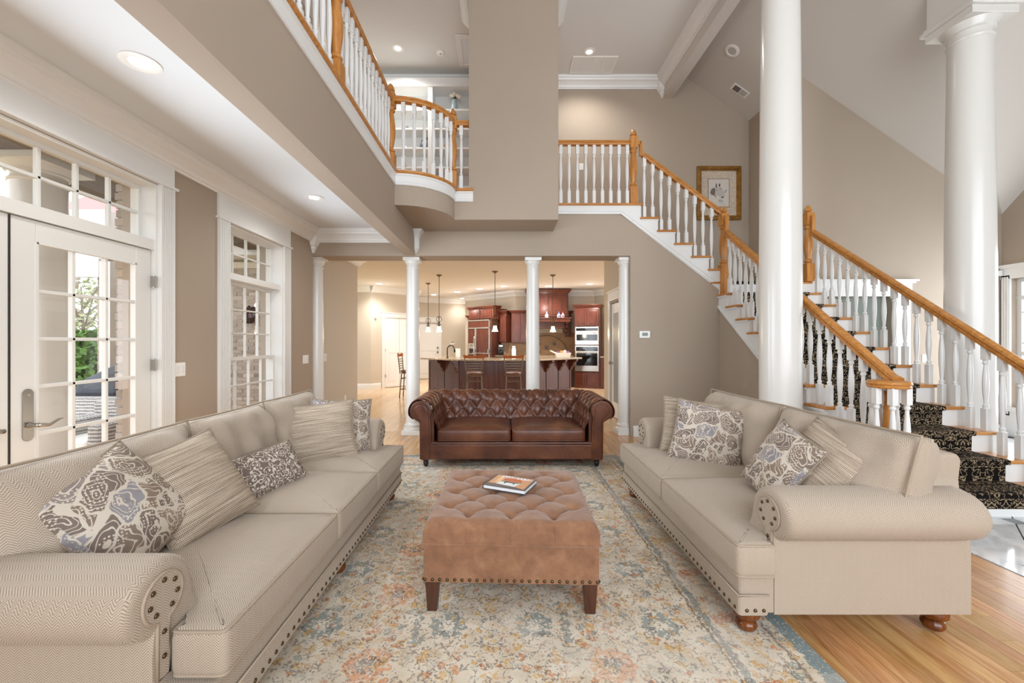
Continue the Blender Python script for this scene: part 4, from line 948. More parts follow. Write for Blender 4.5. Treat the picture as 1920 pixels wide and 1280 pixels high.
# book
bk = thing('book','glossy picture book with barn cover lying on the ottoman','book',(.045,2.53,.478),math.radians(-24),local=True)
bw, bh = .27, .21
MB().box(-bw/2+.004,bw/2-.004,-bh/2+.004,bh/2-.003,.003,.021).obj('pages',plain('page_edges',lin(226,228,230),.7),bk,local=True)
bcv = MB().box(-bw/2,bw/2,-bh/2,bh/2,.021,.024).box(-bw/2,bw/2,-bh/2,bh/2,0,.003).box(-bw/2,-bw/2+.003,-bh/2,bh/2,0,.024).obj('cover',plain('charcoal_cover',lin(78,76,78),.3),bk,local=True)
def flat(par, pg, c, z, nm='cover_print', r=.4): MB().prism(pg,'z',z-.0006,z).obj(nm,plain(nm+'_%d%d%d'%tuple(c),lin(*c),r),par,local=True)
Z0 = .0245
flat(bcv,[(-.12,-.06),(-.12,.095),(.122,.095),(.122,-.095),(.06,-.075),(-.02,-.055)],(206,152,112),Z0)
flat(bcv,[(-.09,-.05),(-.09,.09),(-.055,.04),(-.06,-.02)],(226,184,140),Z0+.0005)
flat(bcv,[(-.055,.0),(-.05,.052),(.05,.052),(.075,.0)],(196,100,64),Z0+.0006)
flat(bcv,[(-.06,-.022),(-.055,.0),(.075,.0),(.07,-.022)],(150,170,140),Z0+.0008)
flat(bcv,[(-.07,-.06),(-.06,-.022),(.07,-.022),(.055,-.075),(.0,-.07)],(226,228,230),Z0+.0008)
flat(bcv,[(-.03,-.02),(-.035,-.012),(-.028,-.005),(.04,-.008),(.055,-.003),(.058,-.014),(.04,-.018),(.036,-.04),(.03,-.04),(.028,-.022),(-.015,-.022),(-.02,-.042),(-.026,-.042)],(60,56,56),Z0+.0011)
flat(bcv,[(-.085,.062),(-.08,.088),(-.03,.09),(.0,.085),(.002,.066),(-.04,.06)],(236,232,230),Z0+.001)
flat(bcv,[(.012,.062),(.014,.084),(.06,.086),(.11,.08),(.112,.062),(.06,.054)],(236,230,230),Z0+.001)
for q in (-.07,-.05,-.03,-.012,.03,.052,.075,.095): flat(bcv,[(q,.066),(q+.003,.08),(q+.009,.078),(q+.006,.066)],(120,100,104),Z0+.0014)

# ------------------------------------------------------------------ leather chesterfield
ch = thing('chesterfield_sofa','brown leather tufted chesterfield sofa with rolled arms facing the camera','sofa',(.09,4.86,.0128),0,local=True)
zc = .595; rad = .115; yb0 = .30; SP = .168
def prof_pt(s_):
    # arc length from seat: 0..0.2 rises, then rolls outward; returns (out, z, nout, nz) with out = distance behind the inner face
    rise = .205
    if s_ < rise: k = s_/rise; return (.05*k, .39+s_, -1., .15)
    a = (s_-rise)/rad; ang = PI-a
    return (.05+rad+rad*math.cos(ang), .39+rise+rad*math.sin(ang), math.cos(ang), math.sin(ang))
SMAX = .205+rad*PI*1.25
def tufted(u_len, nm, place, uoff=0.):
    nu = int(u_len/.0105); nv = 54; rows_ = .115
    def fn(u,v):
        U = (u-.5)*u_len; S = v*SMAX; o_, z_, no, nz = prof_pt(S)
        Sc = min(max(S,.04),.40); Uc = U
        a = (Uc/SP+(Sc-.235)/(rows_*2)); b = (Uc/SP-(Sc-.235)/(rows_*2))
        h_ = tuft(a+uoff,b+uoff,.034,.45)
        e_ = min(1,max(0,(SMAX-S)/.06))
        h_ *= e_
        return place(U, o_+no*h_*1.0, z_+nz*h_)
    m = MB().grid(fn,nu,nv)
    o = m.obj(nm,M['leather'],ch,smooth=True,local=True)
    return o
XI = .80
tufted(2*XI+.30,'back',lambda U,o_,z_: (U, yb0+o_-.02, z_))
tufted(.80,'arm',lambda U,o_,z_: (-XI-o_+.0, -.045+U, z_)); tufted(.80,'arm',lambda U,o_,z_: (XI+o_, -.045-U, z_))
BT2 = MB().lathe([(.011,0),(.010,.004),(.005,.007),(.001,.008)],(0,0,0),8).mesh('button',M['leather'],True)
k = -5
for row_,S in enumerate((.235,.12)):
    for i in range(-6,7):
        U = (i+(0 if row_ == 0 else .5))*SP
        if abs(U) < XI-.02:
            o_, z_, no, nz = prof_pt(S); put('button',BT2,ch,(U,yb0+o_-.028,z_+.002),(PI/2-.2,0,0),off=False)
# carcase
MB().box(-XI-.18,XI+.18,-.43,.44,.085,.27).obj('base_frame',M['leather'],ch,local=True,bev=.012)
MB().box(-XI-.06,XI+.06,-.445,-.40,.09,.245).obj('front_rail',M['leather'],ch,local=True,bev=.01)
MB().tube([(-XI-.06,-.447,.25),(XI+.06,-.447,.25)],.006,6).obj('welt',M['leather'],ch,smooth=True,local=True)
for s_ in (-1,1):
    cx_ = s_*(XI+.05+rad); pg = []
    for a in range(0,25): an = PI*1.18-(PI*1.36)*a/24; pg.append((XI+.05+rad+.118*math.cos(an), zc+.118*math.sin(an)))
    pg = [(XI+.055,.085)]+[(XI+.055,.44)]+pg+[(XI+.18,.48),(XI+.175,.085)]
    MB().prism([(s_*a,b) for a,b in pg],'y',-.44,-.405).obj('arm_front_rim',M['leather'],ch,local=True,bev=.012)
    pg2 = [(XI+.075,.085),(XI+.075,.48)]+[(XI+.05+rad+.075*math.cos(PI-PI*a/16), zc+.075*math.sin(PI-PI*a/16)) for a in range(17)]+[(XI+.16,.50),(XI+.16,.085)]
    MB().prism([(s_*a,b) for a,b in pg2],'y',-.452,-.43).obj('arm_front_panel',M['leather'],ch,local=True,bev=.008)
    MB().prism([(s_*a,b) for a,b in [(XI+.03,.085),(XI+.03,.60),(XI+.17,.60),(XI+.17,.085)]],'y',-.40,.44).obj('arm_core',M['leather'],ch,local=True)
MB().box(-XI-.1,XI+.1,yb0+.06,.45,.1,.62).obj('back_core',M['leather'],ch,local=True)
for a,b in ((-XI+.005,-.004),(.004,XI-.005)):
    cushion(rounded([(a,-.43),(b,-.43),(b,yb0+.02),(a,yb0+.02)],.045,4,.06),.272,.405,.03,.04,'seat_cushion',M['leather'],ch,welt=True,wob=.006)
for c_ in ch.children_recursive:
    if c_.name.startswith('welt') and c_.data.materials[0] == M['welt']: c_.data.materials[0] = M['leather']
for s_ in (-1,1):
    for y in (-.38,.38): MB().lathe([(.03,.09),(.036,.075),(.028,.06),(.026,.05),(.03,.045),(.018,.0)],(s_*(XI+.12),y,0),14).obj('foot',M['black'],ch,smooth=True,local=True)
# ------------------------------------------------------------------ recessed lights
def can_light(x, y, z, label, r=.075, power=8, kit=False, col=(1,.97,.92), tilt=None, lens='lamp'):
    t = thing('recessed_light',label,'light',(x,y,z),local=True,group='recessed ceiling lights')
    MB().lathe([(r*1.32,0),(r*1.32,-.006),(r*1.1,-.010),(r*(1 if kit else .72),-.004),(r*(1 if kit else .72),.004)],(0,0,0),28).obj('trim_ring',M['plate'],t,smooth=True,local=True,auto=40)
    MB().lathe([(.001,-.0045),(r*.72 if not kit else r,-.0045),(r*.72 if not kit else r,-.003)],(0,0,0),24).obj('lens',M['lampk'] if kit else M['lamp'],t,local=True)
    if power:
        l = bpy.data.lights.new('lamp','POINT' if kit else 'SPOT'); l.energy = power; l.color = col; l.shadow_soft_size = .06
        if not kit: l.spot_size = math.radians(150); l.spot_blend = .7
        o = bpy.data.objects.new('lamp',l); C.objects.link(o); o.parent = t; o.location = (0,0,-.55 if kit else -.03)  # kitchen point floats below its can, added to brighten the ceiling
    if kit:
        l = bpy.data.lights.new('beam','SPOT'); l.energy = 115 if y < 14 else 30; l.color = (1,.97,.93); l.shadow_soft_size = .06; l.spot_size = math.radians(140); l.spot_blend = .8
        o = bpy.data.objects.new('beam',l); C.objects.link(o); o.parent = t; o.location = (0,0,-.03)
    return t
can_light(-2.06,2.364,LC,'large recessed light above the french doors',.075,22)
can_light(-2.08,4.58,LC,'recessed light above the tall window',.075,22)
can_light(-1.65,6.52,UC,'recessed light on the loft ceiling left of the pier',.07,80)
can_light(1.37,6.6,UC,'recessed light beside the ceiling vent',.07,80)
KL = [(-3.39,11.4,'before the white double doors'),(-2.34,14.05,'furthest left over the faucet'),(-1.45,13.3,'left of the refrigerator'),(-.70,12.5,'in front of the refrigerator'),(.03,11.9,'above the right bar stool'),(1.30,11.9,'in front of the range hood'),(2.39,11.45,'in front of the wall ovens'),(-1.48,15.3,'deepest one in the far corner')]
for x,y,l_ in KL: can_light(x,y,LC,'kitchen recessed light '+l_,.085,6 if y < 14 else 2,True,(1,.96,.91))
# ------------------------------------------------------------------ kitchen
def frame_at(x, y, deg): return Matrix.Translation((x,y,0)) @ Matrix.Rotation(math.radians(deg),4,'Z')
def cab_door(par, F_, x0, x1, z0, z1, y, mat='cherry', knob=None, nm='door'):
    d = MB().box(x0,x1,y-.02,y,z0,z1).xf(F_).obj(nm,M[mat],par,bev=.004)
    m = min(.06,(x1-x0)*.2,(z1-z0)*.25)
    MB().box(x0+m,x1-m,y-.028,y-.02,z0+m,z1-m).xf(F_).obj('raised_panel',M[mat],d,bev=.010)
    if knob: MB().lathe([(.006,0),(.006,.014),(.013,.02),(.012,.028)],(0,0,0),10,ax='y').xf(F_ @ Matrix.Translation((knob[0],y-.02,knob[1])) @ Matrix.Scale(-1,4,(0,1,0))).obj('knob',M['bronze'],d,smooth=True)
    return d
CR2 = [(0,0),(.012,0),(.02,.02),(.03,.025),(.05,.06),(.065,.075),(.065,.095),(0,.095)]
def cornice(par, F_, x0, x1, y, z, ret=.3, mat='cherry'):
    MB().sweep([(x0,y+ret),(x0,y),(x1,y),(x1,y+ret)],CR2,z).xf(F_).obj('cornice',M[mat],par)
def cab(name, label, F_, x0, x1, yf, yb_, z0, z1, doors, crownz=True, mat='cherry'):
    c = F_ @ Vector(((x0+x1)/2,(yf+yb_)/2,z0))
    t = thing(name,label,'cabinet',tuple(c))
    MB().box(x0,x1,yf,yb_,z0,z1).xf(F_).obj('carcass',M[mat],t)
    for (a,b,c0,c1,kn) in doors: cab_door(t,F_,a,b,c0,c1,yf-.001,mat,kn)
    if crownz: cornice(t,F_,x0,x1,yf,z1-.01,mat=mat)
    return t
F45 = frame_at(-1.3,14.55,-42.72)
cab('wall_cabinet','narrow cherry wall cabinet left of the refrigerator',F45,.50,.835,-.36,-.005,1.36,2.14,[(.52,.82,1.38,2.1,None)])
fr = thing('refrigerator','cherry panelled built in refrigerator with steel frame','refrigerator',tuple(F45 @ Vector((1.37,-.33,0))))
MB().box(.84,1.90,-.65,-.005,0,2.04).xf(F45).obj('body',M['cherryd'],fr)
for nm,(a,b,c0,c1) in {'grille_panel':(.87,1.80,1.80,2.0),'freezer_door':(.87,1.17,.1,1.76),'fridge_door':(1.25,1.80,.1,1.76)}.items(): MB().box(a,b,-.675,-.65,c0,c1).xf(F45).obj(nm,M['cherry'],fr,bev=.003)
MB().box(.84,.87,-.685,-.64,.05,2.04).box(1.80,1.84,-.685,-.64,.05,2.04).box(.84,1.84,-.685,-.64,2.0,2.04).box(.84,1.84,-.685,-.64,1.76,1.80).box(1.17,1.25,-.685,-.64,.1,1.76).xf(F45).obj('steel_frame',M['steel'],fr)
MB().box(.88,1.16,-.69,-.67,.95,1.30).xf(F45).obj('dispenser',M['steel'],fr); MB().box(.93,1.11,-.695,-.68,.98,1.13).xf(F45).obj('dispenser_recess',M['dark'],fr); MB().box(.98,1.06,-.697,-.69,1.2,1.26).xf(F45).obj('dispenser_display',M['grey'],fr)
for xa,xb in ((1.24,1.25),(1.19,1.20)):
    MB().tube([(xa,-.69,.6),(xa,-.73,.62),(xa,-.73,1.5),(xa,-.69,1.52)],.012,8).xf(F45).obj('handle',M['steel'],fr,smooth=True)
MB().box(1.24,1.93,-.86,-.7,.985,1.0).box(1.28,1.30,-.8,-.7,.985,1.12).box(1.87,1.89,-.8,-.7,.985,1.12).xf(F45).obj('towel_shelf',M['steel'],fr)
cab('wall_cabinet','cherry cabinet with two small doors above the refrigerator',F45,.84,1.95,-.62,-.005,2.05,2.38,[(.88,1.35,2.08,2.35,(1.32,2.12)),(1.40,1.87,2.08,2.35,(1.43,2.12))])
cab('wall_cabinet','angled cherry wall cabinet right of the refrigerator',F45,1.97,2.25,-.36,-.005,1.32,2.22,[(1.98,2.24,1.34,2.16,None)])
FB = frame_at(0,12.98,0)
cab('wall_cabinet','cherry wall cabinet left of the range hood',FB,.26,.80,-.34,-.005,1.32,2.22,[(.29,.52,1.34,2.16,None),(.54,.78,1.34,2.16,None)])
cab('wall_cabinet','dark cherry wall cabinet between hood and ovens',FB,1.93,2.08,-.34,-.005,1.50,2.20,[(1.94,2.07,1.52,2.15,None)],mat='cherryd')
hd = thing('range_hood','tall cherry range hood with mantel shelf in the kitchen','range hood',(1.36,12.7,1.6))
MB().box(.76,1.96,12.45,12.97,2.06,2.86).obj('hood_cabinet',M['cherry'],hd)
for a,b in ((.80,1.34),(1.38,1.92)): cab_door(hd,Matrix.Identity(4),a,b,2.10,2.74,12.449)
MB().sweep([(.76,12.9),(.76,12.45),(1.96,12.45),(1.96,12.9)],[(o*1.3,u*1.2) for o,u in CR2],2.80).obj('cornice',M['cherry'],hd)
MB().box(.72,2.0,12.28,12.97,1.93,2.06).box(.70,2.02,12.26,12.97,2.03,2.06).obj('mantel',M['cherry'],hd,bev=.008)
for x in (.80,1.86): MB().prism([(12.97,1.93),(12.32,1.93),(12.32,1.88),(12.4,1.85),(12.44,1.76),(12.52,1.72),(12.56,1.64),(12.6,1.62),(12.97,1.62)],'x',x,x+.08).obj('corbel',M['cherryd'],hd)
MB().box(.90,1.84,12.4,12.95,1.75,1.93).obj('liner',M['cherryd'],hd)
for x,c1,c2,nm in ((.93,(236,236,234),(120,120,120),'white patterned bottle on the hood mantel, beside the column'),(1.30,(232,232,230),(200,204,210),'white folded bottle on the hood mantel'),(1.66,(214,214,220),(60,104,170),'clear bottle with blue cap on the hood mantel'),(1.78,(222,206,208),(196,60,84),'clear bottle with pink label on the hood mantel')):
    b = thing('bottle',nm,'bottle',(x,12.36,2.06),group='bottles on the hood mantel')
    MB().lathe([(.045,2.06),(.05,2.075),(.05,2.14),(.03,2.17),(.016,2.18),(.016,2.20)],(x,12.36,0),14,sy=.7).obj('glass_body',plain('bottle_%d'%(x*100),lin(*c1),.2),b,smooth=True); MB().lathe([(.018,2.2),(.02,2.225),(.012,2.24)],(x,12.36,0),12).box(x-.03,x+.03,12.32,12.325,2.09,2.13).obj('cap_and_label',plain('bottle_cap_%d'%(x*100),lin(*c2),.4),b)
sp = MB().box(-.05,2.42,12.955,12.975,.93,1.62).obj('backsplash',M['backsp']); tag(sp,'tan travertine backsplash with dark diamond inlays behind the range','backsplash')
AR = [(1.36+.62*math.cos(a*PI/24),12.945,1.02+.52*math.sin(a*PI/24)) for a in range(25)]
MB().tube(AR,.012,6).obj('arch_border',plain('brown_stone_border',lin(112,84,58),.4),sp)
DM = MB().prism([(-.075,0),(0,-.075),(.075,0),(0,.075)],'y',-.006,0).mesh('accent_tile',plain('dark_stone_tile',lin(84,70,58),.3)); DQ = MB().prism([(-.06,-.06),(.06,-.06),(.06,.06),(-.06,.06)],'y',-.006,0).mesh('accent_tile',DM.materials[0])
for x,z in ((1.12,1.28),(1.60,1.28),(1.12,1.02),(1.60,1.02)): put('accent_tile',DM,sp,(x,12.955,z))
put('accent_tile',DQ,sp,(1.36,12.955,1.16))
cb = thing('base_cabinet','run of cherry base cabinets along the kitchen back wall','cabinet',(1.2,12.7,0))
MB().box(.45,2.06,12.36,12.97,0,.89).obj('carcass',M['cherryd'],cb)
for a in (.48,.88,1.28,1.67): cab_door(cb,Matrix.Identity(4),a,a+.36,.12,.86,12.359)
tag(MB().prism([(.42,12.95),(.5,12.3),(2.07,12.3),(2.07,12.975),(.42,12.975)],'z',.89,.93).obj('back_worktop',M['granite']),'granite worktop along the kitchen back wall','worktop')
# wall ovens
FO = frame_at(2.43,12.02,-20)
oc = thing('oven_cabinet','tall cherry cabinet holding the stacked steel wall ovens','cabinet',(2.43,12.2,0))
MB().box(-.36,.36,0,.6,0,2.34).xf(FO).obj('carcass',M['cherry'],oc); cornice(oc,FO,-.36,.36,0,2.33,.5)
for a,b,k in ((-.33,-.005,-.035),(.005,.33,.035)):
    cab_door(oc,FO,a,b,1.81,2.30,-.001,'cherry',(k,1.86)); cab_door(oc,FO,a,b,.10,.46,-.001,'cherry',(k,.42))
MB().box(.345,.362,.02,.6,.02,2.3).xf(FO).obj('side_panel',M['cherryd'],oc)
ov = thing('wall_oven','stainless steel oven and microwave stack built into the tall cabinet','oven',tuple(FO @ Vector((0,-.02,.5))))
MB().box(-.335,.335,-.035,0,.50,1.24).xf(FO).obj('oven_face',M['steel'],ov,bev=.004); MB().box(-.335,.335,-.035,0,1.26,1.78).xf(FO).obj('microwave_face',M['steel'],ov,bev=.004)
MB().box(-.30,.30,-.04,-.035,.66,1.02).xf(FO).obj('oven_glass',M['glassblk'],ov); MB().box(-.31,.31,-.04,-.035,1.08,1.2).xf(FO).obj('control_panel',M['glassblk'],ov)
MB().box(-.30,.30,-.04,-.035,1.38,1.56).xf(FO).obj('microwave_glass',M['glassblk'],ov); MB().box(-.31,.31,-.04,-.035,1.66,1.74).xf(FO).obj('microwave_panel',M['glassblk'],ov)
for z in (1.05,1.60): MB().tube([(-.27,-.04,z),(-.27,-.075,z),(.27,-.075,z),(.27,-.04,z)],.01,8).xf(FO).obj('handle',M['steel'],ov,smooth=True)
cs_ = thing('base_cabinet','cherry base cabinet with granite top right of the wall ovens','cabinet',(2.95,11.75,0))
MB().box(.37,.9,0,.6,0,.89).xf(FO).obj('carcass',M['cherry'],cs_); cab_door(cs_,FO,.39,.88,.1,.86,-.001); MB().box(.37,.92,-.03,.6,.89,.93).xf(FO).obj('granite_top',M['granite'],cs_)
# island
is_ = thing('kitchen_island','faceted cherry kitchen island with bracketed overhang','island',(-.1,10.5,0))
IB = [(-1.95,10.98),(-1.06,10.14),(.76,10.14),(1.81,11.14),(1.4,11.7),(.55,10.85),(-.85,10.85),(-1.55,11.5)]
MB().prism(IB,'z',0,.895).obj('body',M['cherryd'],is_)
def facet(p,q,n,mat,brk):
    p = Vector(p); q = Vector(q); d = (q-p); L = d.length; a = math.degrees(math.atan2(d.y,d.x)); F_ = frame_at(p.x,p.y,a)
    w_ = L/n
    for i in range(n):
        MB().box(w_*i+.05,w_*(i+1)-.05,-.006,0,.14,.80).xf(F_).obj('panel',M[mat],is_)
    for i in range(n+1): MB().box(max(0,w_*i-.045),min(L,w_*i+.045),-.02,0,0,.895).xf(F_).obj('post',M['cherryd'],is_,bev=.006)
    MB().box(0,L,-.024,0,0,.12).box(0,L,-.018,0,.82,.895).xf(F_).obj('rail',M['cherryd'],is_)
    for i in brk:
        MB().prism([(0,.895),(-.24,.895),(-.24,.85),(-.2,.82),(-.15,.80),(-.125,.72),(-.08,.69),(-.05,.62),(0,.58)],'x',w_*i-.04,w_*i+.04).xf(F_).obj('bracket',M['cherryd'],is_,bev=.006)
facet((-1.95,10.98),(-1.06,10.14),2,'cherryd',(1,1.93)); facet((-1.06,10.14),(.76,10.14),4,'cherryd',()); facet((.76,10.14),(1.81,11.14),3,'cherryd',(.9,2,2.95))
tag(MB().prism(rounded([(-2.17,10.80),(-1.15,9.86),(.86,9.86),(2.12,11.02),(1.75,11.7),(.62,10.95),(-.9,10.95),(-1.65,11.6)],.06,4,.4),'z',.895,.935).obj('island_worktop',M['granite'],bev=.008),'speckled granite worktop of the kitchen island','worktop')
M['oak2'] = wood('amber_wood',lin(130,62,20),lin(168,88,32),lin(186,106,44),.25,'x')
# bar stools
def stool(label, x, y, rz):
    t = thing('bar_stool',label,'bar stool',(x,y,0),rz,local=True,group='counter stools at the island')
    MB().lathe([(.18,.60),(.20,.61),(.205,.635),(.19,.66),(.1,.668),(.01,.668)],(0,.0,0),20).obj('seat',plain('brown_vinyl_seat_%d'%(abs(x)*100),lin(104,62,46),.35),t,smooth=True,local=True)
    MB().lathe([(.17,.575),(.19,.58),(.19,.6),(.17,.6)],(0,0,0),18).obj('seat_ring',M['bronze'],t,local=True)
    bow = lambda u,z: (.17*u*(1+.22*(z-.6)/.4), -.18-.035*(1-u*u)-.10*(z-.6), z)
    for s_ in (-1,1): MB().tube([bow(s_,z) for z in (.58,.7,.8,.9,1.0)],.012,8).obj('back_post',M['bronze'],t,smooth=True,local=True)
    for k in range(5):
        z = .70+k*.056; MB().rings([[(lambda p:(p[0],p[1]-.004,p[2]+dz))(bow(u,z)) for dz in (-.010,.010)]+[(lambda p:(p[0],p[1]+.004,p[2]+dz))(bow(u,z)) for dz in (.010,-.010)] for u in [-1+i/4 for i in range(9)]]).obj('back_slat',M['bronze'],t,local=True)
    MB().rings([[(lambda p:(p[0],p[1]-.012,p[2]))(bow(u*1.08,.985+.0*u*u)),(lambda p:(p[0],p[1]-.012,p[2]))(bow(u*1.12,1.04+.02*u*u)),(lambda p:(p[0],p[1]+.012,p[2]))(bow(u*1.12,1.04+.02*u*u)),(lambda p:(p[0],p[1]+.012,p[2]))(bow(u*1.08,.985))] for u in [-1+i/5 for i in range(11)]]).obj('top_rail',M['oak2'],t,smooth=False,local=True)
    for sx in (-1,1):
        for sy in (-1,1): MB().tube([(sx*.15,sy*.15,.58),(sx*.19,sy*.19,0)],.014,8).obj('leg',M['bronze'],t,smooth=True,local=True)
    for z in (.2,.46): MB().tube([(.165,.165,z),(-.165,.165,z),(-.165,-.165,z),(.165,-.165,z)],.009,6,True).obj('stretcher',M['bronze'],t,local=True)

stool('left of the two slat back bar stools facing the island',-.64,9.42,0)
stool('right of the two slat back bar stools facing the island',.235,9.42,0)
stool('slat back bar stool seen sideways behind the left slim column',-2.30,10.2,-PI/2)
# pendants
def pendant(label, x, y, zb, bar=None):
    t = thing('pendant_lamp',label,'lamp',(x,y,zb),group='pendant lamps over the island')
    MB().lathe([(.07,LC),(.068,LC-.012),(.03,LC-.035),(.008,LC-.05)],(x,y,0),18).obj('canopy',M['bronze'],t,smooth=True)
    zt_ = zb+.13
    MB().tube([(x,y,LC-.04),(x,y,zt_+.22)],.007,6).obj('rod',M['brass'],t)
    sc_ = MB()
    for a in (0,PI/2):
        for s_ in (-1,1): sc_.tube([(x+math.cos(a)*s_*r_,y+math.sin(a)*s_*r_,zt_+z_) for r_,z_ in ((.004,.23),(.03,.225),(.06,.19),(.062,.15),(.035,.11),(.012,.09),(.03,.05),(.05,.03),(.062,.045))],.007,6)
    sc_.lathe([(.02,zt_),(.035,zt_+.01),(.03,zt_+.03),(.012,zt_+.045),(.012,zt_+.08),(.02,zt_+.1),(.01,zt_+.12)],(x,y,0),12).obj('scroll_ornament',M['brass'],t,smooth=True)
    MB().lathe([(.075,zb),(.062,zb+.02),(.048,zb+.06),(.042,zb+.1),(.036,zb+.128),(.03,zb+.13)],(x,y,0),18).obj('shade',M['shade'],t,smooth=True)
    l = bpy.data.lights.new('bulb','POINT'); l.energy = 16; l.color = (1,.8,.55); l.shadow_soft_size = .04; o = bpy.data.objects.new('bulb',l); C.objects.link(o); o.parent = t; o.location = (0,0,-.04)
    if bar: MB().tube([(x-bar,y,zt_+.09),(x+bar,y,zt_+.09)],.008,6).obj('cross_bar',M['bronze'],t)
pendant('pendant lamp hanging above the left end of the island',-1.52,9.9,1.585)
pendant('pendant lamp hanging between the two bar stools',-.18,9.4,1.58)
pendant('pendant lamp hanging in front of the range hood',1.19,9.9,1.585)
pendant('smaller pendant lamp with cross bar before the far door',-2.03,11.3,1.62,.32)
# things on the island
fc = thing('faucet','dark bronze gooseneck faucet on the island','faucet',(-1.45,10.85,.935))
MB().lathe([(.03,.935),(.03,.96),(.018,.97)],(-1.45,10.85,0),12).obj('base',M['black'],fc); MB().tube([(-1.45,10.85,.95),(-1.45,10.85,1.16)]+[(-1.45+.09-.09*math.cos(a*PI/8),10.85,1.16+.09*math.sin(a*PI/8)) for a in range(1,8)]+[(-1.265,10.85,1.13)],.014,10).obj('spout',M['black'],fc,smooth=True); MB().lathe([(.02,1.07),(.022,1.13),(.015,1.14)],(-1.262,10.85,0),10).obj('spray_head',M['black'],fc)
pt = thing('paper_towel_holder','paper towel roll standing on the island','paper towel',(-1.17,10.82,.935))
MB().lathe([(.07,.935),(.07,.945)],(-1.17,10.82,0),16).obj('base',M['nickel'],pt); MB().lathe([(.062,.946),(.062,1.17),(.02,1.17)],(-1.17,10.82,0),20).obj('paper_roll',M['plate'],pt); MB().lathe([(.008,1.17),(.008,1.2),(.014,1.215)],(-1.17,10.82,0),8).obj('post',M['nickel'],pt)
bs = thing('white_tub','white plastic tub with packets on the island end','tub',(1.55,10.9,.935))
MB().rings([[(1.40,10.80,.936),(1.74,10.80,.936),(1.74,11.0,.936),(1.40,11.0,.936)],[(1.37,10.78,1.06),(1.77,10.78,1.06),(1.77,11.02,1.06),(1.37,11.02,1.06)]]).prism([(1.37,1.03),(1.24,1.10),(1.24,1.13),(1.40,1.07)],'y',10.8,11.0).obj('tub_shell',M['plate'],bs)
for i,(c_) in enumerate(((150,90,160),(230,180,90),(220,226,236),(170,110,180))): MB().box(1.42+i*.08,1.49+i*.08,10.83,10.9,1.06,1.10+.015*(i%3)).obj('packet',plain('packet_%d'%i,lin(*c_),.4),bs,bev=.01)
cm = thing('coffee_maker','black coffee maker on the back worktop beside the refrigerator','coffee maker',(-.06,12.78,.93)) if 0 else thing('coffee_maker','black coffee maker on the worktop beside the refrigerator','coffee maker',(-.06,12.78,.93))
FX = Matrix.Translation((-.06,12.78,.93)); tag(MB().prism([(-.75,12.75+.6),(-.1,12.75),(.14,12.62),(.3,12.9),(-.4,13.5)],'z',.89,.93).obj('corner_worktop',M['granite']),'short granite worktop beside the refrigerator','worktop')
MB().box(-.09,.09,-.1,.1,0,.03).box(-.09,.09,.02,.1,.03,.33).box(-.09,.09,-.1,.1,.25,.34).xf(FX).obj('housing',M['black'],cm,bev=.01); MB().lathe([(.05,.03),(.065,.06),(.065,.12),(.04,.18)],(0,-.03,0),14).xf(FX).obj('carafe',M['glassblk'],cm,smooth=True); MB().box(-.05,.05,-.103,-.1,.27,.31).xf(FX).obj('control_strip',M['steel'],cm)
kb_ = thing('knife_block','white knife block on the worktop left of the column','knife block',(.33,12.6,.93))
MB().prism([(12.52,.93),(12.68,.93),(12.70,1.12),(12.58,1.14)],'x',.27,.39).obj('block',M['plate'],kb_)
for i in range(4): MB().box(.285+i*.025,.30+i*.025,12.6,12.62,1.12,1.22).obj('knife_handle',M['steel'],kb_)
# ------------------------------------------------------------------ small fittings
def plate(name, label, c, w_, h_, ax, slots=1, cat='switch', par=None):
    x, y, z = c; t = thing(name,label,cat,(x,y,z)); d = .006
    def bx(a0,a1,z0,z1,d0,d1):
        if ax == 'x': return MB().box(x+d0,x+d1,y+a0,y+a1,z+z0,z+z1)
        if ax == '-y': return MB().box(x+a0,x+a1,y-d1,y-d0,z+z0,z+z1)
    bx(-w_/2,w_/2,-h_/2,h_/2,.0005,d).obj('cover_plate',M['plate'],t,bev=.002)
    for i in range(slots):
        a = (i-(slots-1)/2)*.046
        bx(a-.013,a+.013,-.03,.03,d,d+.004).obj('rocker' if cat == 'switch' else 'socket',M['white'],t,bev=.001)
    return t
plate('light_switch','double light switch plate between french door and tall window',(XL,3.50,1.12),.115,.115,'x',2)
plate('light_switch','triple light switch plate right of the tall window',(XL,5.73,1.11),.16,.115,'x',3)
plate('light_switch','light switch on the kitchen wall beyond the slim column',(-2.75,6.42,1.11),.115,.115,'x',2)
plate('wall_outlet','low outlet plate on the kitchen side wall',(-2.75,7.25,.36),.07,.115,'x',1,'outlet')
plate('light_switch','light switch on the upstairs wall behind the balusters',(1.375,7.3,4.42),.07,.115,'-y',1)
plate('wall_outlet','outlet plate low on the wall left of the right sofa',(2.535,YB,.39),.07,.115,'-y',1,'outlet')
plate('light_switch','light switch on the gable wall seen through the stair balusters',(6.14,6.05,1.11),.09,.115,'-y',1)
th = thing('thermostat','white thermostat on the wall right of the kitchen opening','thermostat',(2.025,YB,1.45))
MB().box(1.95,2.10,YB-.02,YB-.0005,1.405,1.505).obj('housing',M['plate'],th,bev=.004); MB().box(1.985,2.065,YB-.022,YB-.02,1.435,1.48).obj('display',plain('lcd',lin(120,130,122),.3),th)
cp = thing('alarm_keypad','small white alarm keypad on the far kitchen wall','keypad',(-1.95,15.53,1.3)); MB().box(0,.18,-.03,-.001,1.24,1.36).xf(frame_at(-1.98,15.51,29.5)).obj('housing',M['plate'],cp); MB().box(.02,.16,-.033,-.03,1.31,1.35).xf(frame_at(-1.98,15.51,29.5)).obj('display',M['grey'],cp)
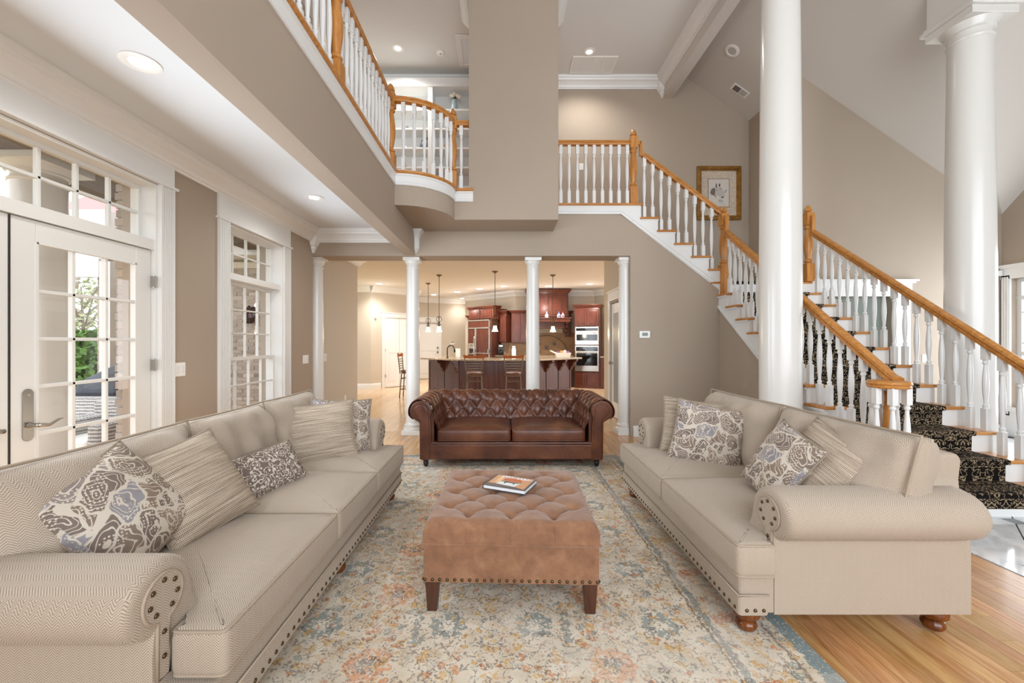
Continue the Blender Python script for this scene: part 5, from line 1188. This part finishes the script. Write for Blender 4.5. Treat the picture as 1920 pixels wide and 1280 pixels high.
ms = MB().box(.1,.16,-.05,-.001,2.02,2.14).xf(frame_at(-3.78,11.9,43.5)).obj('motion_sensor',M['plate'],bev=.01); tag(ms,'small white motion sensor beside the double doors','sensor')
ms = MB().box(7.16,7.21,6.0,6.045,2.30,2.38).obj('window_sensor',M['plate'],bev=.008); tag(ms,'small white sensor on the foyer window casing','sensor')
# loft ceiling: smoke detector, vent, hatch, speaker, register
sd = thing('smoke_detector','round white smoke detector on the loft ceiling','smoke detector',(-.995,6.62,UC)); MB().lathe([(.06,UC-.0005),(.06,UC-.02),(.045,UC-.035),(.01,UC-.037)],(-.995,6.62,0),20).obj('housing',M['plate'],sd,smooth=True,auto=40); MB().lathe([(.012,UC-.036),(.01,UC-.041)],(-.99,6.6,0),8).obj('test_button',M['grey'],sd)
vt = thing('ceiling_vent','large white return air vent beside the recessed light','vent',(1.48,6.93,UC)); MB().box(1.13,1.86,6.70,6.73,UC-.012,UC-.0005).box(1.13,1.86,7.10,7.13,UC-.012,UC-.0005).box(1.13,1.16,6.73,7.10,UC-.012,UC-.0005).box(1.83,1.86,6.73,7.10,UC-.012,UC-.0005).obj('frame',M['plate'],vt)
MB().box(1.16,1.83,6.73,7.10,UC-.003,UC-.0005).obj('backing',M['grey'],vt)
for i in range(24): MB().box(1.16,1.83,6.735+i*.0153,6.744+i*.0153,UC-.010,UC-.004).obj('louvre',M['plate'],vt)
for x in (1.325,1.49,1.655): MB().box(x,x+.012,6.73,7.1,UC-.013,UC-.003).obj('divider',M['plate'],vt)
ah = thing('attic_hatch','white framed attic hatch partly behind the pier','hatch',(-.35,6.6,UC)); MB().box(-.72,.05,6.22,6.30,UC-.02,UC-.0005).box(-.72,.05,6.88,6.96,UC-.02,UC-.0005).box(-.72,-.64,6.30,6.88,UC-.02,UC-.0005).box(-.03,.05,6.30,6.88,UC-.02,UC-.0005).obj('frame',M['white'],ah,bev=.006); MB().box(-.64,-.03,6.3,6.88,UC-.008,UC-.001).obj('panel',M['ceil'],ah)
nv = Vector((.69,0,1)).normalized()
def on_vault(x, y): return Matrix.Translation((x,y,vz(x))) @ Matrix.Rotation(math.atan(.69),4,'Y')
cl = thing('ceiling_speaker','round white speaker grille on the sloping ceiling','speaker',(3.5,6.35,vz(3.5))); MB().lathe([(.11,-.001),(.11,-.008),(.075,-.014),(.07,-.008)],(0,0,0),24).xf(on_vault(3.5,6.35)).obj('bezel',M['plate'],cl,smooth=True,auto=40); MB().lathe([(.07,-.002),(.065,-.009),(.01,-.011)],(0,0,0),20).xf(on_vault(3.5,6.35)).obj('grille',plain('pale_grille',lin(196,196,190),.6),cl)
sr = thing('supply_register','small rectangular register on the sloping ceiling','vent',(3.92,6.88,vz(3.92))); MB().box(-.15,.15,-.075,.075,-.008,-.001).xf(on_vault(3.92,6.88)).obj('frame',M['plate'],sr)
MB().box(-.12,-.005,-.055,.055,-.010,-.008).xf(on_vault(3.92,6.88)).obj('dark_louvres',plain('shade_painted_louvre',lin(110,106,102),.7),sr); MB().box(.005,.12,-.055,.055,-.010,-.008).xf(on_vault(3.92,6.88)).obj('pale_louvres',plain('pale_louvre',lin(190,188,184),.7),sr)  # louvre shade put into the colour of the darker half
# ------------------------------------------------------------------ horse picture
hp = thing('framed_picture','gilt framed drawing of a horse head on the stair wall','picture',(3.78,7.3,3.95),local=True)
fw, fh = .385, .47
for nm,a,b,d,mt in (('frame_moulding',fw,.055,.045,'gold'),('frame_moulding',fw-.05,.03,.03,'gold')):
    h2 = fh-(fw-a); MB().box(-a,a,-d,-.001,h2-b,h2).box(-a,a,-d,-.001,-h2,-h2+b).box(-a,-a+b,-d,-.001,-h2+b,h2-b).box(a-b,a,-d,-.001,-h2+b,h2-b).obj(nm,M[mt],hp,local=True,bev=.008)
MB().box(-fw+.07,fw-.07,-.014,-.002,-fh+.07,fh-.07).obj('mat_board',M['matb'],hp,local=True)
MB().box(-.19,.185,-.016,-.014,-.245,.255).obj('inner_border',plain('dark_red_line',lin(70,44,42),.6),hp,local=True)
art = MB().box(-.182,.177,-.018,-.016,-.237,.247).obj('drawing',plain('cream_paper',lin(206,198,188),.9,.1,var=.05,vs=5),hp,local=True)
def dab(pg,c,k): MB().prism([(x*.00041-.272+.0,(-(y)+660)*.00041*2.35/2.35) for x,y in pg] if 0 else [((x-555)*.000955,(665-y)*.000955) for x,y in pg],'y',-.018-.0004*k,-.018).obj('pencil_tone',plain('pencil_%d_%d'%(c[0],k),lin(*c),.95,.05),art,local=True)
dab([(470,560),(420,590),(395,650),(410,690),(470,710),(500,750),(520,640)],(120,112,106),1)
dab([(500,560),(570,545),(610,580),(640,660),(660,700),(645,745),(600,755),(560,715),(530,705),(500,740),(480,690),(490,620)],(186,180,172),2)
dab([(490,570),(500,480),(518,500),(520,560)],(110,104,100),3); dab([(550,535),(565,478),(582,515),(575,545)],(70,66,64),3)
dab([(515,605),(525,600),(532,612),(520,618)],(60,56,54),4); dab([(598,735),(640,725),(648,742),(622,757),(600,752)],(96,92,88),4); dab([(560,560),(605,580),(600,600),(570,580)],(150,146,140),3)
dab([(640,640),(700,595),(705,620),(660,670)],(160,166,172),1); dab([(540,790),(600,775),(640,810),(600,840),(560,830)],(176,172,168),1)
# ------------------------------------------------------------------ upstairs bookcase
bc = thing('built_in_bookcase','white built in bookcase upstairs behind the curved railing','bookcase',(-1.5,7.15,ZB))
MB().box(-2.7,-.2,7.27,7.298,ZB,5.75).obj('back_panel',M['white'],bc)
for x in (-2.7,-1.26,-.28): MB().box(x,x+.08,6.98,7.27,ZB,5.75).obj('upright',M['white'],bc)
MB().box(-2.7,-.2,6.97,7.27,5.63,5.78).obj('header',M['white'],bc)
for z in (3.64,3.965,4.29,4.615,4.94,5.26):
    for a,b in ((-2.62,-1.26),(-1.18,-.28)): MB().box(a,b,6.985,7.27,z-.03,z).obj('shelf',M['white'],bc,bev=.003)
va_ = thing('flower_vase','pale blue vase with cream flowers on the top upstairs shelf','vase',(-.83,7.1,5.26)); MB().lathe([(.045,5.26),(.06,5.3),(.05,5.4),(.035,5.45),(.045,5.47)],(-.83,7.1,0),16).obj('vase_body',plain('pale_blue_glaze',lin(168,190,194),.3),va_,smooth=True)
for i,(dx_,dz_) in enumerate(((-.05,.06),(0,.09),(.05,.06),(.09,.04),(-.02,.05))): MB().lathe([(.004,-.03),(.03,-.01),(.034,.01),(.02,.03),(.002,.035)],(-.83+dx_,7.08,5.47+dz_),8).obj('flower',plain('cream_petals_%d'%i,lin(232,220,204),.8),va_,smooth=True)
MB().lathe([(.02,5.45),(.04,5.5),(.03,5.53)],(-.83,7.1,0),8).obj('foliage',plain('dark_leaves',lin(74,78,66),.8),va_)
for (x,z,h_,w_,c_,lb,nm,cat) in ((-1.36,4.615,.16,.06,(84,96,106),'slim dark blue vase left of the bookcase divider','vase','vase'),(-1.29,4.615,.2,.05,(70,84,96),'tall dark blue vase touching the bookcase divider','vase','vase'),(-1.0,4.615,.08,.04,(150,120,84),'small tan box on the lower right bookcase shelf','small_box','box'),(-1.66,4.615,.05,.06,(226,222,216),'small white dish left on the bookcase shelf','dish','dish'),(-1.66,4.29,.05,.05,(176,110,60),'little orange bird figure on the bottom shelf','figurine','figurine'),(-.72,4.615,.05,.035,(96,92,88),'small dark ornament at the right end of the shelf','ornament','ornament'),(-1.63,4.94,.07,.04,(90,86,84),'small wire ornament on the middle bookcase shelf','ornament','ornament')):
    tag(MB().lathe([(w_*.7,z),(w_,z+h_*.25),(w_*.8,z+h_*.6),(w_*.45,z+h_*.85),(w_*.5,z+h_)],(x,7.08,0),14).obj(nm,plain('ornament_%d%d'%(c_[0],z*10),lin(*c_),.4),smooth=True),lb,cat)

# ------------------------------------------------------------------ outdoors
struct(MB().box(-40,-3.0,-20,60,-.5,-.3).obj('ground_lawn',plain('lawn',lin(140,150,110),.95,.1,var=.2,vs=1)),'pale lawn beyond the porch','ground')
dk = thing('deck','grey boarded porch deck outside the french doors','deck',(-4.5,3,-.1),kind='structure')
for i in range(26): MB().box(-6.9,-3.0,-1.0+i*.3,-1.0+i*.3+.29,-.16,-.06).obj('deck_board',M['deck'],dk)
column(-3.75,3.36,.19,2.86,'round white porch column outside the french doors',z0=-.06,s=1.2)
struct(MB().box(-4.05,-3.45,-3,9,2.80,3.25).box(-3.45,-3.0,-3,9,3.2,3.25).obj('wall_porch_beam',M['siding']),'dark wood porch beam above the porch column','beam')  # thin unseen strip of porch roof, put back to shade the column
def brick_wall(name, label, x0, x1, y, z0, z1, depth=.25, vis=None, L=.2, Hh=.067, gap=.012):
    t = thing(name,label,'brick wall',((x0+x1)/2,y,z0),kind='structure')
    MB().box(x0,x1,y+.012,y+depth,z0,z1).obj('mortar_core',M['mortar'],t)
    key = {}
    z = z0; r_ = 0
    while z+Hh < z1:
        x = x0-(L/2 if r_ % 2 else 0)
        while x < x1:
            a, b = max(x,x0), min(x+L-gap,x1)
            if b-a > .03:
                k = round(b-a,2)
                if k not in key: key[k] = MB().box(0,k,0,.09,0,Hh-gap).mesh('brick',M['brick'])
                put('brick',key[k],t,(a,y+RND.uniform(-.004,.004),z))
            x += L
        z += Hh; r_ += 1
    return t
brick_wall('brick_pier','weathered grey brown brick pier behind the grill',-5.46,-5.08,5.6,-.1,2.45)
brick_wall('brick_wing','pale grey brown brick wing outside the tall window',-5.0,-3.72,7.2,.0,2.75)
struct(MB().box(-5.3,-3.0,6.6,7.25,2.75,2.8).box(-5.3,-3.0,6.55,6.6,2.72,2.95).sweep([(-5.3,7.19),(-3.0,7.19)],CR2,2.62).obj('wall_eave',M['white']),'white eave and soffit above the brick wing','eave')
struct(MB().box(-5.26,-5.12,5.42,5.55,-.1,2.4).obj('trim_downspout',M['white']),'white downspout on the brick pier','downspout')
struct(MB().box(-5.75,-5.25,5.5,5.9,2.45,3.1).box(-5.72,-5.3,5.45,5.5,2.2,2.45).obj('wall_eave_box',M['white']),'white boxed eave end above the brick pier','eave')
fd = thing('flood_light','twin head white flood light under the eave','flood light',(-5.6,5.42,2.1)); MB().lathe([(.05,2.2),(.05,2.17)],(-5.6,5.44,0),12).obj('base',M['plate'],fd)
for s_ in (-1,1): MB().tube([(-5.6,5.44,2.18),(-5.6+s_*.05,5.40,2.12),(-5.6+s_*.09,5.34,2.09)],[.015,.03,.05],10).obj('lamp_head',M['plate'],fd,smooth=True)
vn_ = thing('brick_veneer','brick corner beside the french door frame','brick wall',(-3.0,3.32,0),kind='structure')
vk = MB().box(0,.09,0,.15,0,.056).mesh('brick',M['brick']); MB().box(-3.085,-3.005,3.335,4.0,-.05,2.8).obj('mortar_core',M['mortar'],vn_)
for i in range(41): put('brick',vk,vn_,(-3.093+RND.uniform(-.006,.006),3.32,-.05+i*.0685))
struct(MB().box(-3.0,-2.995,3.9,4.1,0,2.9).obj('trim_exterior_post',M['white']),'white exterior trim beside the window','trim')
gr_ = thing('covered_grill','charcoal covered grill in front of the brick pier','grill',(-4.86,5.0,-.06)); MB().rings([[(-5.12,4.9,-.05),(-4.55,4.9,-.05),(-4.55,5.35,-.05),(-5.12,5.35,-.05)],[(-5.02,4.98,.45),(-4.62,4.98,.45),(-4.62,5.3,.45),(-5.02,5.3,.45)],[(-5.08,4.92,.75),(-4.58,4.92,.75),(-4.58,5.34,.75),(-5.08,5.34,.75)],[(-5.08,4.95,.86),(-4.58,4.95,1.0),(-4.58,5.32,1.0),(-5.08,5.32,.86)],[(-4.9,5.0,.95),(-4.58,5.0,1.13),(-4.58,5.28,1.13),(-4.9,5.28,.95)]]).obj('cover',M['cover'],gr_,bev=.03); MB().tube([(-5.02,4.97,.45),(-4.62,4.97,.45),(-4.62,5.31,.45),(-5.02,5.31,.45)],.015,6,True).obj('tie_cord',M['dark'],gr_)
def wicker(label, x0, x1, y0, y1, rz=0):
    t = thing('wicker_sofa',label,'outdoor sofa',((x0+x1)/2,(y0+y1)/2,-.06)); z = -.06
    MB().box(x0,x1,y0,y1,z+.05,z+.36).obj('base',M['wicker'],t,bev=.03); MB().box(x0,x1,y1-.14,y1,z+.36,z+.78).obj('backrest',M['wicker'],t,bev=.03)
    for a,b in ((x0,x0+.14),(x1-.14,x1)): MB().box(a,b,y0,y1,z+.3,z+.64).obj('arm',M['wicker'],t,bev=.03)
    MB().box(x0+.15,x1-.15,y0+.02,y1-.15,z+.36,z+.5).obj('seat_cushion',M['plate'],t,bev=.03)
    for a in (x0+.03,x1-.08):
        for b in (y0+.03,y1-.08): MB().box(a,a+.05,b,b+.05,z,z+.05).obj('foot',M['grey'],t)
wicker('white wicker outdoor sofa with pale cushions on the deck',-5.6,-4.35,4.1,4.85)
wicker('white wicker outdoor armchair close to the french doors',-4.35,-3.72,3.85,4.55)
def tree(name, label, x, y, h_, r_, n, mat, seed, trunk=True):
    t = thing(name,label,'tree' if h_ > 3 else 'bush',(x,y,-.3)); rn_ = random.Random(seed); lf = MB()
    for i in range(n):
        a = rn_.uniform(0,2*PI); u = rn_.random(); z = -.2+h_*(.08+.92*u); rr_ = r_*(math.sin(PI*min(.97,.15+.8*u))**.7)*math.sqrt(rn_.random()); px,py = x+rr_*math.cos(a), y+rr_*math.sin(a)
        s_ = rn_.uniform(.05,.11)*(1+h_*.06); d = Vector((rn_.uniform(-1,1),rn_.uniform(-1,1),rn_.uniform(-1,1))).normalized()*s_; e = d.orthogonal().normalized()*s_*.5
        c_ = Vector((px,py,z)); lf.add([c_-d,c_-e,c_+d,c_+e],[(0,1,2,3)])
    o = lf.obj('foliage',mat,t); o['kind'] = 'stuff'
    MB().tube([(x,y,-.3),(x+.1,y,h_*.35),(x,y,h_*.8)],[.09,.06,.02],6).obj('trunk',M['bark'],t)
    if mat is not M['leaf']:
        for i in range(14): a = i*2.4; MB().tube([(x,y,h_*.2+i*h_*.03),(x+r_*.5*math.cos(a),y+r_*.5*math.sin(a),h_*.45+i*h_*.03),(x+r_*.8*math.cos(a),y+r_*.8*math.sin(a),h_*.62+i*h_*.025)],[.04,.025,.01],5).obj('branch',M['bark'],t)
tree('evergreen_bush','dense green evergreen bush beyond the deck',-8.7,8.9,1.75,1.0,3600,M['leaf'],3)
tree('spring_tree','pale budding tree behind the evergreen bush',-14.2,14.0,4.0,1.9,900,M['leaf2'],4)
tree('spring_tree','pale budding tree further left past the porch column',-17.5,13.0,4.2,2.0,900,M['leaf2'],5)
tree('spring_tree','distant pale tree line seen low through the door panes',-20.5,22.0,4.4,2.8,1100,M['leaf2'],6)
struct(MB().prism([(9.0,3.4),(12.5,5.8),(12.5,5.9),(9.0,3.5)],'x',-12.0,-8.8).obj('roof_red_metal',M['redroof']),'faded red metal roof across the yard','roof')
wl = thing('wall_lantern','dark wall lantern on the brick wing','lantern',(-4.32,7.15,1.75)); MB().box(-4.36,-4.28,7.15,7.196,1.78,1.95).obj('back_plate',M['black'],wl); MB().rings([[(-4.32+a*sx,7.08+a*sy,z) for sx,sy in ((-1,-1),(1,-1),(1,1),(-1,1))] for a,z in ((.03,1.66),(.055,1.70),(.07,1.86),(.03,1.92),(.005,1.97))]).obj('lantern_body',M['black'],wl)
